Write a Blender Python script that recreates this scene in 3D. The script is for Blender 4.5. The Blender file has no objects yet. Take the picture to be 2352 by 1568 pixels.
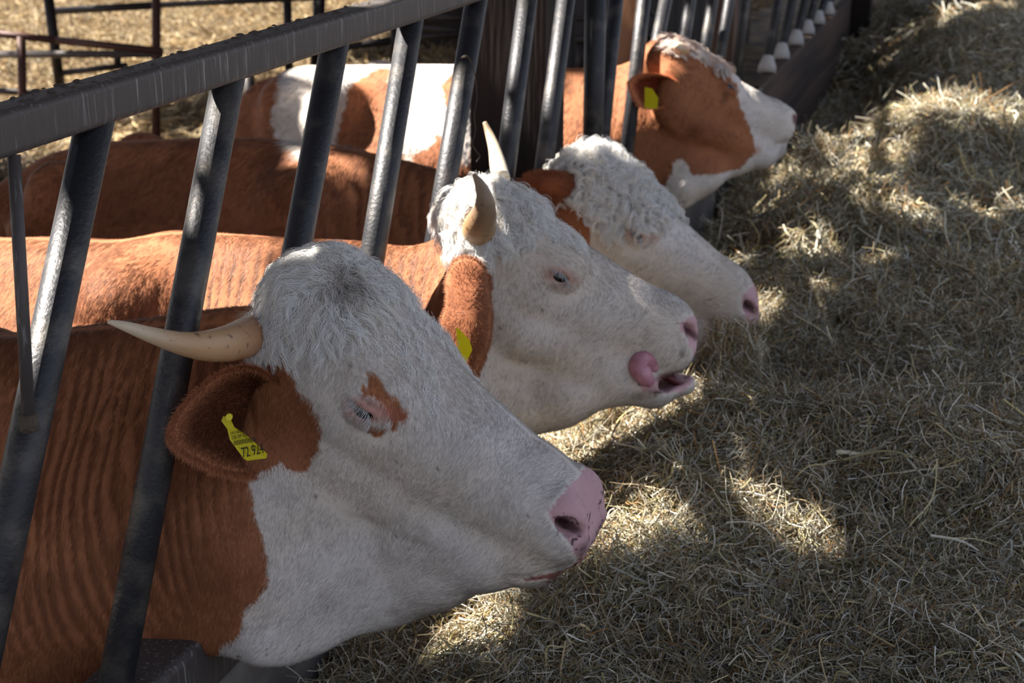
import bpy, math, random
import numpy as np
from mathutils import Vector

# ------------------------------------------------------------------ camera, world, sun, exposure
SC = bpy.context.scene
COL = SC.collection
W, H, F = 2352.0, 1568.0, 3500.0
CAM = np.array([1.05, 0.0, 1.6])
R = np.array([[0.95095264, -0.10062444, 0.2925129],
              [0.30933651, 0.30933651, -0.89923403],
              [0.0, 0.9456139, 0.32529118]])          # columns: camera right, up, back in world space
cam = bpy.data.cameras.new('camera'); camo = bpy.data.objects.new('camera', cam); COL.objects.link(camo)
cam.sensor_width = 36.0; cam.lens = F * 36.0 / W
from mathutils import Matrix
camo.matrix_world = Matrix(((R[0,0],R[0,1],R[0,2],CAM[0]),(R[1,0],R[1,1],R[1,2],CAM[1]),(R[2,0],R[2,1],R[2,2],CAM[2]),(0,0,0,1)))
cam.clip_start = 0.05; cam.clip_end = 200
cam.dof.use_dof = True; cam.dof.focus_distance = 1.98; cam.dof.aperture_fstop = 8.5
SC.camera = camo
SC.view_settings.view_transform = 'Standard'; SC.view_settings.look = 'None'
SC.view_settings.gamma = 1.0; SC.view_settings.use_curve_mapping = False
SC.view_settings.exposure = 0.0

SUN_FROM = np.array([-0.62, -0.02, 0.80]); SUN_FROM /= np.linalg.norm(SUN_FROM)
SKY = 0.95
w = bpy.data.worlds.new('world'); SC.world = w; w.use_nodes = True
nt = w.node_tree; bgn = nt.nodes['Background']
tc = nt.nodes.new('ShaderNodeTexCoord'); sx = nt.nodes.new('ShaderNodeSeparateXYZ'); rp = nt.nodes.new('ShaderNodeValToRGB')
nt.links.new(tc.outputs['Generated'], sx.inputs[0]); nt.links.new(sx.outputs['Z'], rp.inputs[0])
rp.color_ramp.elements[0].position = 0.0; rp.color_ramp.elements[0].color = (0.80, 0.82, 0.86, 1)
rp.color_ramp.elements[1].position = 0.7; rp.color_ramp.elements[1].color = (0.52, 0.66, 0.95, 1)
nt.links.new(rp.outputs[0], bgn.inputs[0]); bgn.inputs[1].default_value = SKY
sun = bpy.data.lights.new('sun', 'SUN'); sun.energy = 22.0; sun.angle = math.radians(0.9); sun.color = (1.0, 0.94, 0.84)
suno = bpy.data.objects.new('sun', sun); COL.objects.link(suno)
suno.rotation_euler = Vector(SUN_FROM).to_track_quat('Z', 'Y').to_euler()

rng = np.random.default_rng(7)

# ------------------------------------------------------------------ geometry from pixels
def ray(px):
    px = np.asarray(px, float)
    d = np.stack([(px[..., 0] - W/2)/F, -(px[..., 1] - H/2)/F, -np.ones(px.shape[:-1])], -1)
    return d @ R.T
def aty(px, y):
    d = ray(px); y = np.asarray(y, float)
    return CAM + d * (y / d[..., 1])[..., None]
def atx(px, x):
    d = ray(px); return CAM + d * ((x - CAM[0]) / d[..., 0])[..., None]
def atz(px, z):
    d = ray(px); return CAM + d * ((z - CAM[2]) / d[..., 2])[..., None]
def proj(P):
    q = (np.asarray(P) - CAM) @ R
    return np.stack([W/2 - F*q[..., 0]/q[..., 2], H/2 + F*q[..., 1]/q[..., 2]], -1)

# ------------------------------------------------------------------ noise
def _hash(ix, iy, iz, s):
    h = (ix.astype(np.int64)*374761393 + iy.astype(np.int64)*668265263 + iz.astype(np.int64)*2147483647 + s*1274126177) & 0xffffffff
    h = ((h ^ (h >> 13)) * 1274126177) & 0xffffffff
    h = (h ^ (h >> 16)) & 0xffffff
    return h.astype(np.float32) / float(0xffffff) * 2 - 1
def noise(P, scale=1.0, seed=0):
    Q = np.asarray(P, np.float32) / scale
    i = np.floor(Q).astype(np.int64); f = (Q - i).astype(np.float32); f = f*f*(3-2*f)
    r = 0
    for dx in (0, 1):
        for dy in (0, 1):
            for dz in (0, 1):
                wgt = (f[..., 0] if dx else 1-f[..., 0]) * (f[..., 1] if dy else 1-f[..., 1]) * (f[..., 2] if dz else 1-f[..., 2])
                r = r + wgt * _hash(i[..., 0]+dx, i[..., 1]+dy, i[..., 2]+dz, seed)
    return r
def fbm(P, scale, seed=0, o=3):
    return sum(noise(P, scale/2**k, seed+k*17) / 2**k for k in range(o)) / 1.6
def p3(a):                                   # 2D points as 3D ones for noise()
    return np.concatenate([a, np.zeros(a.shape[:-1]+(1,))], -1)
def sstep(a, b, x):
    t = np.clip((x-a)/(b-a), 0, 1); return t*t*(3-2*t)
def inpoly(Q, poly):
    poly = np.asarray(poly, float); x, y = Q[..., 0], Q[..., 1]; c = np.zeros(x.shape, bool)
    n = len(poly)
    for a in range(n):
        x1, y1 = poly[a]; x2, y2 = poly[(a+1) % n]
        if y1 == y2: continue
        c ^= ((y1 > y) != (y2 > y)) & (x < (x2-x1)*(y-y1)/(y2-y1)+x1)
    return c
def unit(v):
    return v / np.maximum(np.linalg.norm(v, axis=-1, keepdims=True), 1e-9)
def spline(pts, n):
    pts = np.asarray(pts, float); m = len(pts)
    P = np.concatenate([[2*pts[0]-pts[1]], pts, [2*pts[-1]-pts[-2]]])
    t = np.linspace(0, m-1-1e-6, n); i = t.astype(int); u = (t-i)[:, None]
    a, b, c, d = P[i], P[i+1], P[i+2], P[i+3]
    return 0.5*((2*b)+(-a+c)*u+(2*a-5*b+4*c-d)*u*u+(-a+3*b-3*c+d)*u**3)

# ------------------------------------------------------------------ materials
def lin(r, g, b):
    f = lambda c: ((c/255+0.055)/1.055)**2.4 if c/255 > 0.04045 else c/255/12.92
    return (f(r), f(g), f(b))
def mat(name, col=(0.5, 0.5, 0.5), rough=0.6, metal=0.0, spec=0.5, col2=None, scale=8.0, bump=0.0, bscale=40.0,
        stretch=(1, 1, 1), attr=None, nattr=None, sheen=0.0, ramp=(0.4, 0.6), sss=0.0, detail=6.0):
    m = bpy.data.materials.new(name); m.use_nodes = True; t = m.node_tree; b = t.nodes['Principled BSDF']
    b.inputs['Roughness'].default_value = rough; b.inputs['Metallic'].default_value = metal
    b.inputs['Specular IOR Level'].default_value = spec
    b.inputs['Base Color'].default_value = (*col, 1)
    tcn = t.nodes.new('ShaderNodeTexCoord'); mp = t.nodes.new('ShaderNodeMapping'); mp.inputs['Scale'].default_value = stretch
    t.links.new(tcn.outputs['Object'], mp.inputs[0])
    src = None
    if attr:
        a = t.nodes.new('ShaderNodeAttribute'); a.attribute_name = attr; src = a.outputs['Color']
    if col2 is not None:
        nz = t.nodes.new('ShaderNodeTexNoise'); nz.inputs['Scale'].default_value = scale; nz.inputs['Detail'].default_value = detail
        t.links.new(mp.outputs[0], nz.inputs['Vector'])
        cr = t.nodes.new('ShaderNodeValToRGB'); cr.color_ramp.elements[0].position = ramp[0]; cr.color_ramp.elements[1].position = ramp[1]
        t.links.new(nz.outputs['Fac'], cr.inputs[0])
        cr.color_ramp.elements[0].color = (0, 0, 0, 1); cr.color_ramp.elements[1].color = (1, 1, 1, 1)
        mx = t.nodes.new('ShaderNodeMix'); mx.data_type = 'RGBA'
        t.links.new(cr.outputs[0], mx.inputs['Factor']); mx.inputs[6].default_value = (*col, 1); mx.inputs[7].default_value = (*col2, 1)
        if src is not None: t.links.new(src, mx.inputs[6])
        src = mx.outputs[2]
    if src is not None: t.links.new(src, b.inputs['Base Color'])
    if bump:
        nb = t.nodes.new('ShaderNodeTexNoise'); nb.inputs['Scale'].default_value = bscale; nb.inputs['Detail'].default_value = 5
        t.links.new(mp.outputs[0], nb.inputs['Vector'])
        bp = t.nodes.new('ShaderNodeBump'); bp.inputs['Strength'].default_value = 1.0; bp.inputs['Distance'].default_value = bump
        t.links.new(nb.outputs['Fac'], bp.inputs['Height']); t.links.new(bp.outputs[0], b.inputs['Normal'])
    if nattr:
        a2 = t.nodes.new('ShaderNodeAttribute'); a2.attribute_name = nattr; t.links.new(a2.outputs['Vector'], b.inputs['Normal'])
    if sheen:
        b.inputs['Sheen Weight'].default_value = sheen
    if sss:
        b.inputs['Subsurface Weight'].default_value = sss; b.inputs['Subsurface Radius'].default_value = (0.02, 0.008, 0.004)
    return m

# ------------------------------------------------------------------ object helpers
def tag(o, label=None, cat=None, group=None, kind=None):
    if label: o['label'] = label
    if cat: o['category'] = cat
    if group: o['group'] = group
    if kind: o['kind'] = kind
    return o
def empty(name, loc, label, cat, group=None):
    o = bpy.data.objects.new(name, None); COL.objects.link(o); o.location = loc; o.empty_display_size = 0.1
    return tag(o, label, cat, group)
def put(o, parent):
    COL.objects.link(o)
    if parent is not None:
        o.parent = parent; o.matrix_parent_inverse = Matrix.Translation(-parent.location)
    return o
def mesh_np(name, V, Fc, material, parent=None, smooth=True, cols=None, mats=None, mi=None):
    """V (n,3) and faces: an (m,k) array, or a list of lists."""
    me = bpy.data.meshes.new(name)
    V = np.asarray(V, np.float32)
    if isinstance(Fc, np.ndarray):
        k = Fc.shape[1]; me.vertices.add(len(V)); me.vertices.foreach_set('co', V.ravel())
        me.loops.add(Fc.size); me.loops.foreach_set('vertex_index', Fc.astype(np.int32).ravel())
        me.polygons.add(len(Fc)); me.polygons.foreach_set('loop_start', np.arange(0, Fc.size, k, dtype=np.int32))
        me.update(calc_edges=True)
    else:
        me.from_pydata(V.tolist(), [], Fc)
    me.validate()
    if smooth: me.polygons.foreach_set('use_smooth', [True]*len(me.polygons))
    if cols is not None:
        a = me.color_attributes.new('col', 'FLOAT_COLOR', 'POINT')
        a.data.foreach_set('color', np.concatenate([cols, np.ones((len(cols), 1))], 1).astype(np.float32).ravel())
    for mm in (mats or [material]): me.materials.append(mm)
    if mi is not None: me.polygons.foreach_set('material_index', np.asarray(mi, np.int32))
    o = bpy.data.objects.new(name, me)
    return put(o, parent)
def frames(C):
    T = unit(np.gradient(C, axis=0)); up = np.array([0.0, 0.0, 1.0])
    if abs(T[0] @ up) > 0.95: up = np.array([1.0, 0, 0])
    N = np.zeros_like(T); n = up
    for i in range(len(T)):
        n = n - T[i]*(n @ T[i]); n = n/np.linalg.norm(n); N[i] = n
    return T, N, np.cross(T, N)
def tube_geo(C, r, seg=16, off=0, caps=True):
    C = np.asarray(C, float); r = np.broadcast_to(np.asarray(r, float), (len(C),))
    T, N, B = frames(C); a = np.linspace(0, 2*math.pi, seg, endpoint=False)
    V = (C[:, None] + r[:, None, None]*(np.cos(a)[None, :, None]*N[:, None] + np.sin(a)[None, :, None]*B[:, None])).reshape(-1, 3)
    Fc = []
    for i in range(len(C)-1):
        for j in range(seg):
            k = (j+1) % seg
            Fc.append([off+i*seg+j, off+i*seg+k, off+(i+1)*seg+k, off+(i+1)*seg+j][::-1])
    if caps:
        Fc.append([off+j for j in range(seg)]); Fc.append([off+(len(C)-1)*seg+j for j in range(seg)][::-1])
    return V, Fc
def tube(name, C, r, material, parent=None, seg=16, n=None):
    if n: C = spline(C, n); 
    V, Fc = tube_geo(C, r, seg); return mesh_np(name, V, Fc, material, parent)
def boxgeo(lo, hi, bev=0.004):
    import bmesh
    bm = bmesh.new(); bmesh.ops.create_cube(bm, size=1.0)
    lo = np.array(lo, float); hi = np.array(hi, float)
    for v in bm.verts: v.co = Vector(lo + (np.array(v.co)+0.5)*(hi-lo))
    if bev: bmesh.ops.bevel(bm, geom=bm.edges[:], offset=bev, segments=3, profile=0.5, affect='EDGES')
    return bm
def box(name, lo, hi, material, parent=None, bev=0.004, smooth=True):
    bm = boxgeo(lo, hi, bev); me = bpy.data.meshes.new(name); bm.to_mesh(me); bm.free(); me.materials.append(material)
    if smooth:
        me.polygons.foreach_set('use_smooth', [True]*len(me.polygons))
        o = bpy.data.objects.new(name, me); put(o, parent)
        md = o.modifiers.new('wn', 'WEIGHTED_NORMAL'); return o
    return put(bpy.data.objects.new(name, me), parent)

def strands(name, P, rad, cols, material, parent=None, nrm=None, taper=0.25):
    """P (n,k,3) strands, rad (n,), cols (n,3)."""
    n, k = P.shape[:2]
    cu = bpy.data.hair_curves.new(name); cu.add_curves([k]*n)
    cu.attributes['position'].data.foreach_set('vector', P.astype(np.float32).ravel())
    ra = cu.attributes.get('radius') or cu.attributes.new('radius', 'FLOAT', 'POINT')
    tp = np.linspace(1, taper, k)
    ra.data.foreach_set('value', (rad[:, None]*tp[None]).astype(np.float32).ravel())
    ca = cu.attributes.new('col', 'FLOAT_COLOR', 'CURVE')
    ca.data.foreach_set('color', np.concatenate([cols, np.ones((n, 1))], 1).astype(np.float32).ravel())
    if nrm is not None:
        na = cu.attributes.new('nrm', 'FLOAT_VECTOR', 'CURVE'); na.data.foreach_set('vector', nrm.astype(np.float32).ravel())
    cu.materials.append(material)
    return put(bpy.data.objects.new(name, cu), parent)

M = {}
M['rail'] = mat('galvanised_rail', lin(84, 78, 77), 0.55, 0.25, 0.4, col2=lin(150, 148, 148), scale=190, stretch=(1, 1, 0.06), ramp=(0.57, 0.76), bump=0.002, bscale=90)
M['bar'] = mat('galvanised_bar', lin(54, 54, 58), 0.46, 0.35, 0.4, col2=lin(96, 92, 88), scale=16, ramp=(0.50, 0.72), bump=0.0012, bscale=160)
M['mud'] = mat('dried_mud', lin(92, 80, 70), 0.95, bump=0.004, bscale=300)
M['fur_skin'] = mat('coat_skin', rough=0.8, spec=0.2, attr='col', bump=0.0006, bscale=700)
M['fur'] = mat('coat_hair', rough=0.55, spec=0.25, attr='col', nattr='nrm')
M['curl'] = mat('long_hair', rough=0.45, spec=0.3, attr='col')
M['wet'] = mat('moist_skin', rough=0.35, spec=0.5, attr='col')
M['horn'] = mat('horn', lin(190, 140, 100), 0.35, 0, 0.5, attr='col', col2=lin(70, 50, 38), scale=30, stretch=(1, 3, 3), ramp=(0.60, 0.78), bump=0.0006, bscale=120)
M['eye'] = mat('eyeball', lin(16, 14, 20), 0.08, 0, 0.8)
M['tongue'] = mat('tongue', lin(204, 150, 164), 0.4, 0, 0.5, col2=lin(180, 118, 134), scale=30, bump=0.0008, bscale=500)
M['mouth'] = mat('mouth_inside', lin(90, 35, 40), 0.5)
M['tag'] = mat('ear_tag_plastic', lin(226, 212, 30), 0.4, 0, 0.4)
M['ink'] = mat('tag_print', lin(40, 40, 20), 0.7)
M['hay'] = mat('hay_stems', rough=0.6, spec=0.3, attr='col')
M['haybed'] = mat('hay_bed', lin(48, 40, 24), 0.9, col2=lin(16, 12, 8), scale=60, bump=0.02, bscale=60)
M['straw'] = mat('straw_stems', rough=0.6, spec=0.3, attr='col')
M['ground'] = mat('yard_ground', lin(120, 100, 74), 0.95, col2=lin(64, 52, 42), scale=5, bump=0.03, bscale=12)
M['concrete'] = mat('concrete', lin(120, 115, 112), 0.85, col2=lin(88, 82, 78), scale=6, bump=0.004, bscale=30)
M['wood'] = mat('weathered_wood', lin(98, 72, 58), 0.8, col2=lin(58, 42, 34), scale=10, stretch=(1, 1, 0.08), bump=0.004, bscale=30)
M['board'] = mat('board_wood', lin(88, 68, 56), 0.8, col2=lin(54, 43, 38), scale=10, stretch=(1, 0.08, 1), bump=0.004, bscale=30)
M['palewood'] = mat('pale_wood', lin(190, 140, 104), 0.8, col2=lin(140, 96, 70), scale=8, stretch=(1, 1, 0.1), bump=0.003, bscale=30)
M['darkwood'] = mat('dark_wood', lin(46, 32, 28), 0.8, col2=lin(26, 18, 17), scale=10, stretch=(1, 1, 0.08), bump=0.004, bscale=30)
M['gobo'] = mat('gobo_boards', lin(96, 84, 74), 0.9)  # for the out-of-view boards added overhead to mask the sun
M['gate'] = mat('gate_steel', lin(40, 34, 36), 0.5, 0.3)
M['gater'] = mat('gate_steel_rusty', lin(78, 48, 42), 0.6, 0.2)
M['whitefoot'] = mat('foot_cement', lin(190, 186, 184), 0.9, bump=0.004, bscale=60)
M['wire'] = mat('wire', lin(60, 50, 40), 0.6)

# ------------------------------------------------------------------ implicit surfaces for the animals
class Field:
    def __init__(s, xs, ys, zs):
        s.ax = [np.asarray(a, np.float32) for a in (xs, ys, zs)]
        s.D = np.full([len(a) for a in s.ax], 1.0, np.float32)
    def win(s, lo, hi):
        sl = []
        for a, l, h in zip(s.ax, lo, hi):
            i = max(0, np.searchsorted(a, l)-1); j = min(len(a), np.searchsorted(a, h)+1)
            if j-i < 2: return None
            sl.append(slice(i, j))
        g = np.meshgrid(*[a[q] for a, q in zip(s.ax, sl)], indexing='ij')
        return tuple(sl), np.stack(g, -1)
    def blend(s, fn, lo, hi, k=0.02, op='add'):
        w_ = s.win(lo, hi)
        if w_ is None: return
        sl, P = w_; d = fn(P).astype(np.float32); A = s.D[sl]
        if op == 'add':
            h = np.clip(0.5+0.5*(A-d)/k, 0, 1); s.D[sl] = A*(1-h)+d*h-k*h*(1-h)
        else:                                                    # carve
            h = np.clip(0.5-0.5*(A+d)/k, 0, 1); s.D[sl] = A*(1-h)+(-d)*h+k*h*(1-h)
    def surface(s):
        D = s.D; nx, ny, nz = D.shape; S = D < 0
        cnt = np.zeros((nx-1, ny-1, nz-1), np.int8)
        for a in (0, 1):
            for b in (0, 1):
                for c in (0, 1): cnt += S[a:nx-1+a, b:ny-1+b, c:nz-1+c]
        act = (cnt > 0) & (cnt < 8); idx = -np.ones(act.shape, np.int32); I = np.argwhere(act); idx[act] = np.arange(len(I))
        acc = np.zeros((len(I), 3)); num = np.zeros(len(I))
        cor = [(a, b, c) for a in (0, 1) for b in (0, 1) for c in (0, 1)]
        X = [s.ax[k].astype(float) for k in range(3)]
        for p in cor:
            for k in range(3):
                if p[k]: continue
                q = list(p); q[k] = 1
                i0 = I+np.array(p); i1 = I+np.array(q)
                d0 = D[i0[:, 0], i0[:, 1], i0[:, 2]].astype(float); d1 = D[i1[:, 0], i1[:, 1], i1[:, 2]].astype(float)
                m = (d0 < 0) != (d1 < 0); t = np.where(m, d0/np.where(m, d0-d1, 1), 0)
                for ax in range(3):
                    v = X[ax][i0[:, ax]]*(1-t)+X[ax][i1[:, ax]]*t
                    acc[:, ax] += np.where(m, v, 0)
                num += m
        V = acc/num[:, None]; Q = []
        for k in range(3):
            sh = [slice(None)]*3; sh2 = [slice(None)]*3; sh[k] = slice(0, -1); sh2[k] = slice(1, None)
            cr = S[tuple(sh)] != S[tuple(sh2)]; E = np.argwhere(cr); u, v = (k+1) % 3, (k+2) % 3
            ok = (E[:, u] > 0) & (E[:, v] > 0) & (E[:, u] < D.shape[u]-1) & (E[:, v] < D.shape[v]-1); E = E[ok]
            ins = S[E[:, 0], E[:, 1], E[:, 2]]
            def g(du, dv):
                J = E.copy(); J[:, u] -= du; J[:, v] -= dv; return idx[J[:, 0], J[:, 1], J[:, 2]]
            q = np.stack([g(1, 1), g(0, 1), g(0, 0), g(1, 0)], 1)
            q[~ins] = q[~ins][:, ::-1]; Q.append(q)
        return V, np.concatenate(Q)

class Frame:
    """head frame: local x poll to nose, y left (away from the camera side), z dorsal"""
    def __init__(s, O, fwd, lat, scale):
        f = unit(np.asarray(fwd, float)); l = np.asarray(lat, float); l = unit(l-f*(l@f)); s.A = np.array([f, l, np.cross(f, l)])
        s.O = np.asarray(O, float); s.s = scale
    def to(s, P): return (P-s.O)@s.A.T/s.s
    def back(s, L): return (np.asarray(L, float)*s.s)@s.A+s.O
def capsule(fr, a, b, ra, rb, sy=1.0):
    a = np.array(a, float); b = np.array(b, float); sc = np.array([1, 1/sy, 1])
    def fn(P):
        p = fr.to(P)*sc; A, B = a*sc, b*sc; ab = B-A; t = np.clip(((p-A)@ab)/max(ab@ab, 1e-9), 0, 1)
        return (np.linalg.norm(p-A-t[..., None]*ab, axis=-1)-(ra+(rb-ra)*t))*min(1, sy)*fr.s
    pts = fr.back(np.array([a, b])); r = max(ra, rb)*max(1, sy)*fr.s+0.05
    return fn, pts.min(0)-r, pts.max(0)+r
def ellips(fr, c, r, tilt=0.0):
    c = np.array(c, float); r = np.array(r, float); ct, st = math.cos(tilt), math.sin(tilt)
    def fn(P):
        p = fr.to(P)-c; p = np.stack([p[..., 0]*ct+p[..., 2]*st, p[..., 1], -p[..., 0]*st+p[..., 2]*ct], -1)
        k0 = np.linalg.norm(p/r, axis=-1); k1 = np.linalg.norm(p/(r*r), axis=-1)
        return k0*(k0-1)/np.maximum(k1, 1e-6)*fr.s
    o = fr.back(c); e = r.max()*fr.s+0.05
    return fn, o-e, o+e

def add_head(Fd, fr, cow):
    def A(prim, k=0.02, op='add'): Fd.blend(prim[0], prim[1], prim[2], k, op)
    yh = cow.get('yh', cow['y'])
    def L(px, lat=0.0):                                   # head-frame point of a feature seen on the near side
        d = ray(np.array(px[:2], float)); c = fr.to(CAM); dl = (fr.A@d)/fr.s; q = c+dl*((-lat-c[1])/dl[1]); q[1] = lat; return q
    def mir(q, s): return (q[0], s*q[1], q[2])
    A(ellips(fr, (0.10, 0, -0.105), (0.13, 0.095, 0.085)), 0.02)
    A(capsule(fr, (0.035, 0, -0.078), (0.10, 0, -0.078), 0.048, 0.05, 1.5), 0.03)
    e = L(cow['eye'], 0.104)
    for s in (-1, 1):
        A(capsule(fr, (0.04, s*0.045, -0.085), (0.19, s*0.055, -0.080), 0.045, 0.040), 0.03)
        A(capsule(fr, (e[0]-0.035, s*0.086, e[2]+0.024), (e[0]+0.022, s*0.084, e[2]+0.028), 0.022, 0.020), 0.025)   # brow
        A(ellips(fr, (0.10, s*0.080, -0.135), (0.09, 0.035, 0.05)), 0.03)
        A(capsule(fr, (0.20, s*0.045, -0.13), (0.40, s*0.034, -0.110), 0.055, 0.044), 0.04)
        A(capsule(fr, (0.17, s*0.083, -0.160), (0.30, s*0.056, -0.150), 0.022, 0.020), 0.04)
        A(ellips(fr, (0.13, s*0.066, -0.190), (0.11, 0.042, 0.095), 0.35), 0.04)
        A(ellips(fr, (0.28, s*0.040, -0.165), (0.17, 0.034, 0.075), 0.12), 0.05)           # cheek
    A(capsule(fr, (0.18, 0, -0.088), (0.45, 0, -0.086), 0.055, 0.038, 1.15), 0.03)
    A(ellips(fr, (0.437, 0, -0.106), (0.066, 0.071, 0.062), -0.5), 0.03)
    A(ellips(fr, (0.458, 0, -0.096), (0.037, 0.050, 0.036), -0.5), 0.02)
    mth = [L(p, l) for p, l in zip(cow['mouth'], (0.012, 0.045, 0.060, 0.064))]
    A(capsule(fr, (0.460, 0, -0.120), (mth[2][0]-0.030, 0, mth[2][2]+0.040), 0.043, 0.045, 1.32), 0.03)
    nos = [L(p, l) for p, l in zip(cow['nos'], (0.060, 0.060, 0.050))]
    for s in (-1, 1):
        A(ellips(fr, (nos[1][0]-0.018, s*0.042, nos[1][2]+0.004), (0.026, 0.022, 0.025), -0.4), 0.022)
        A(ellips(fr, (mth[1][0]-0.040, s*0.044, mth[1][2]+0.035), (0.04, 0.024, 0.035)), 0.03)
    if cow.get('front'):
        q = L(cow['front'], 0.0); A(ellips(fr, (q[0], 0, q[2]), (0.024, 0.040, 0.030), -0.6), 0.03)
    if cow.get('lip'):
        q = L(cow['lip'], 0.0); A(capsule(fr, (q[0]-0.004, 0, q[2]), (q[0]-0.05, 0, q[2]-0.012), 0.014, 0.020, 2.2), 0.02)
    for pa, pb, lt, r in cow.get('fill', []):
        qa, qb = L(pa, lt), L(pb, lt)
        for s in (-1, 1): A(capsule(fr, mir(qa, s), mir(qb, s), r, r), 0.04)
    jl = cow['jaw']; J = []
    for x_, y_, r in jl:
        q = L((x_, y_), 0.03); J.append((np.array([q[0], 0, q[2]])+fr.A@np.array([0, 0, 1.0])*r, r))
    for (p, r), (q, r2) in zip(J[:-1], J[1:]): A(capsule(fr, p, q, r, r2, 1.25), 0.045)
    for s in (-1, 1):
        A(capsule(fr, J[1][0]+[0, s*0.022, 0], (0.19, s*0.055, -0.225), 0.028, 0.042), 0.035)
        A(capsule(fr, (0.20, s*0.055, -0.225), (0.09, s*0.062, -0.205), 0.042, 0.05), 0.03)
    for s in (-1, 1):
        A(ellips(fr, (e[0], s*0.103, e[2]+0.001), (0.036, 0.019, 0.026), 0.10), 0.012)
        A(ellips(fr, (e[0]-0.002, s*0.110, e[2]+0.013), (0.028, 0.014, 0.0105), 0.15), 0.006)
        A(ellips(fr, (e[0]+0.002, s*0.110, e[2]-0.013), (0.026, 0.011, 0.008), 0.15), 0.006)
        A(ellips(fr, (e[0]+0.001, s*0.124, e[2]-0.001), (0.0205, 0.0185, cow.get('eopen', 0.0068)), cow.get('etilt', 0.22)), 0.003, 'cut')
        A(capsule(fr, (e[0]-0.03, s*0.1195, e[2]+0.0145), (e[0]+0.024, s*0.1185, e[2]+0.0190), 0.0022, 0.0018), 0.007, 'cut')
        A(capsule(fr, mir(nos[0], s), mir(nos[1], s), 0.0065, 0.0115), 0.006, 'cut')
        A(capsule(fr, mir(nos[1], s), mir(nos[2], s), 0.0115, 0.0085), 0.006, 'cut')
        A(capsule(fr, mir(nos[1], s), (nos[1][0]-0.028, s*0.022, nos[1][2]-0.010), 0.0125, 0.008), 0.005, 'cut')
        if not cow.get('gape'):
            for p, q in zip(mth[:-1], mth[1:]): A(capsule(fr, mir(p, s), mir(q, s), 0.0040, 0.0040), 0.007, 'cut')
            A(capsule(fr, mth[0], mir(mth[0], -1), 0.004, 0.004), 0.006, 'cut')
    if cow.get('gape'):
        g0, g1, r0, r1 = cow['gape']; A(capsule(fr, L(g0, 0.0), L(g1, 0.0), r0, r1, 6.0), 0.006, 'cut')
    cow['eL'] = e

def add_trunk(Fd, y0, st, shear=0.0, zs=0.85):
    """st rows: x, z top, z bottom, half width; lofted as an implicit tube along world x"""
    st = np.array(st); x0, x1 = st[0, 0], st[-1, 0]
    def fn(P):
        x = P[..., 0]; xc = np.clip(x, x0, x1)
        zt = np.interp(xc, st[:, 0], st[:, 1]); zb = np.interp(xc, st[:, 0], st[:, 2]); hw = np.interp(xc, st[:, 0], st[:, 3])
        zc = (zt+zb)/2; hz = (zt-zb)/2
        sh = shear*sstep(-0.50, -0.18, x)*(1-sstep(0.10, 0.30, x))
        y = P[..., 1]-y0-sh*np.clip(P[..., 2]-zs, -0.6, 0.2)
        t = np.clip((P[..., 2]-zc)/hz, -1.5, 1.5)
        wv = hw*(1-0.42*sstep(0.1, 1.0, t)-0.25*sstep(0.1, 1.0, -t))
        ex = (x-xc)/np.minimum(hw, hz)
        r = np.sqrt((np.abs(y)/wv)**2+np.abs(t)**2.2+ex**2)
        return (r-1)*np.minimum(wv, hz)*0.9
    Fd.blend(fn, (x0-0.4, y0-0.6, st[:, 2].min()-0.1), (x1+0.3, y0+0.6, st[:, 1].max()+0.1), 0.02)

# ------------------------------------------------------------------ coat colours
BROWN = np.array(lin(168, 110, 76)); BROWN2 = np.array(lin(146, 92, 64)); DARK = np.array(lin(92, 58, 42))
WHITE = np.array((0.74, 0.685, 0.655)); CREAM = np.array((0.66, 0.55, 0.44)); PINK = np.array(lin(205, 150, 148))
MUZZ = np.array(lin(204, 164, 168)); DIRT = np.array(lin(98, 80, 62)); RAW = np.array(lin(190, 122, 106))

def near_px(P, cow):
    """pixel of a point, or of its mirror image on the side of the animal that faces the photo"""
    Q = np.array(P, float); fr = cow['fr']; l = fr.to(Q); head = l[:, 0] > 0.04
    m = head & (l[:, 1] > 0); l[:, 1] = -np.abs(l[:, 1]); Q[m] = fr.back(l[m])
    far = ~head & (Q[:, 1] > cow['y']); Q[far, 1] = 2*cow['y']-Q[far, 1]; return proj(Q)

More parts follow.
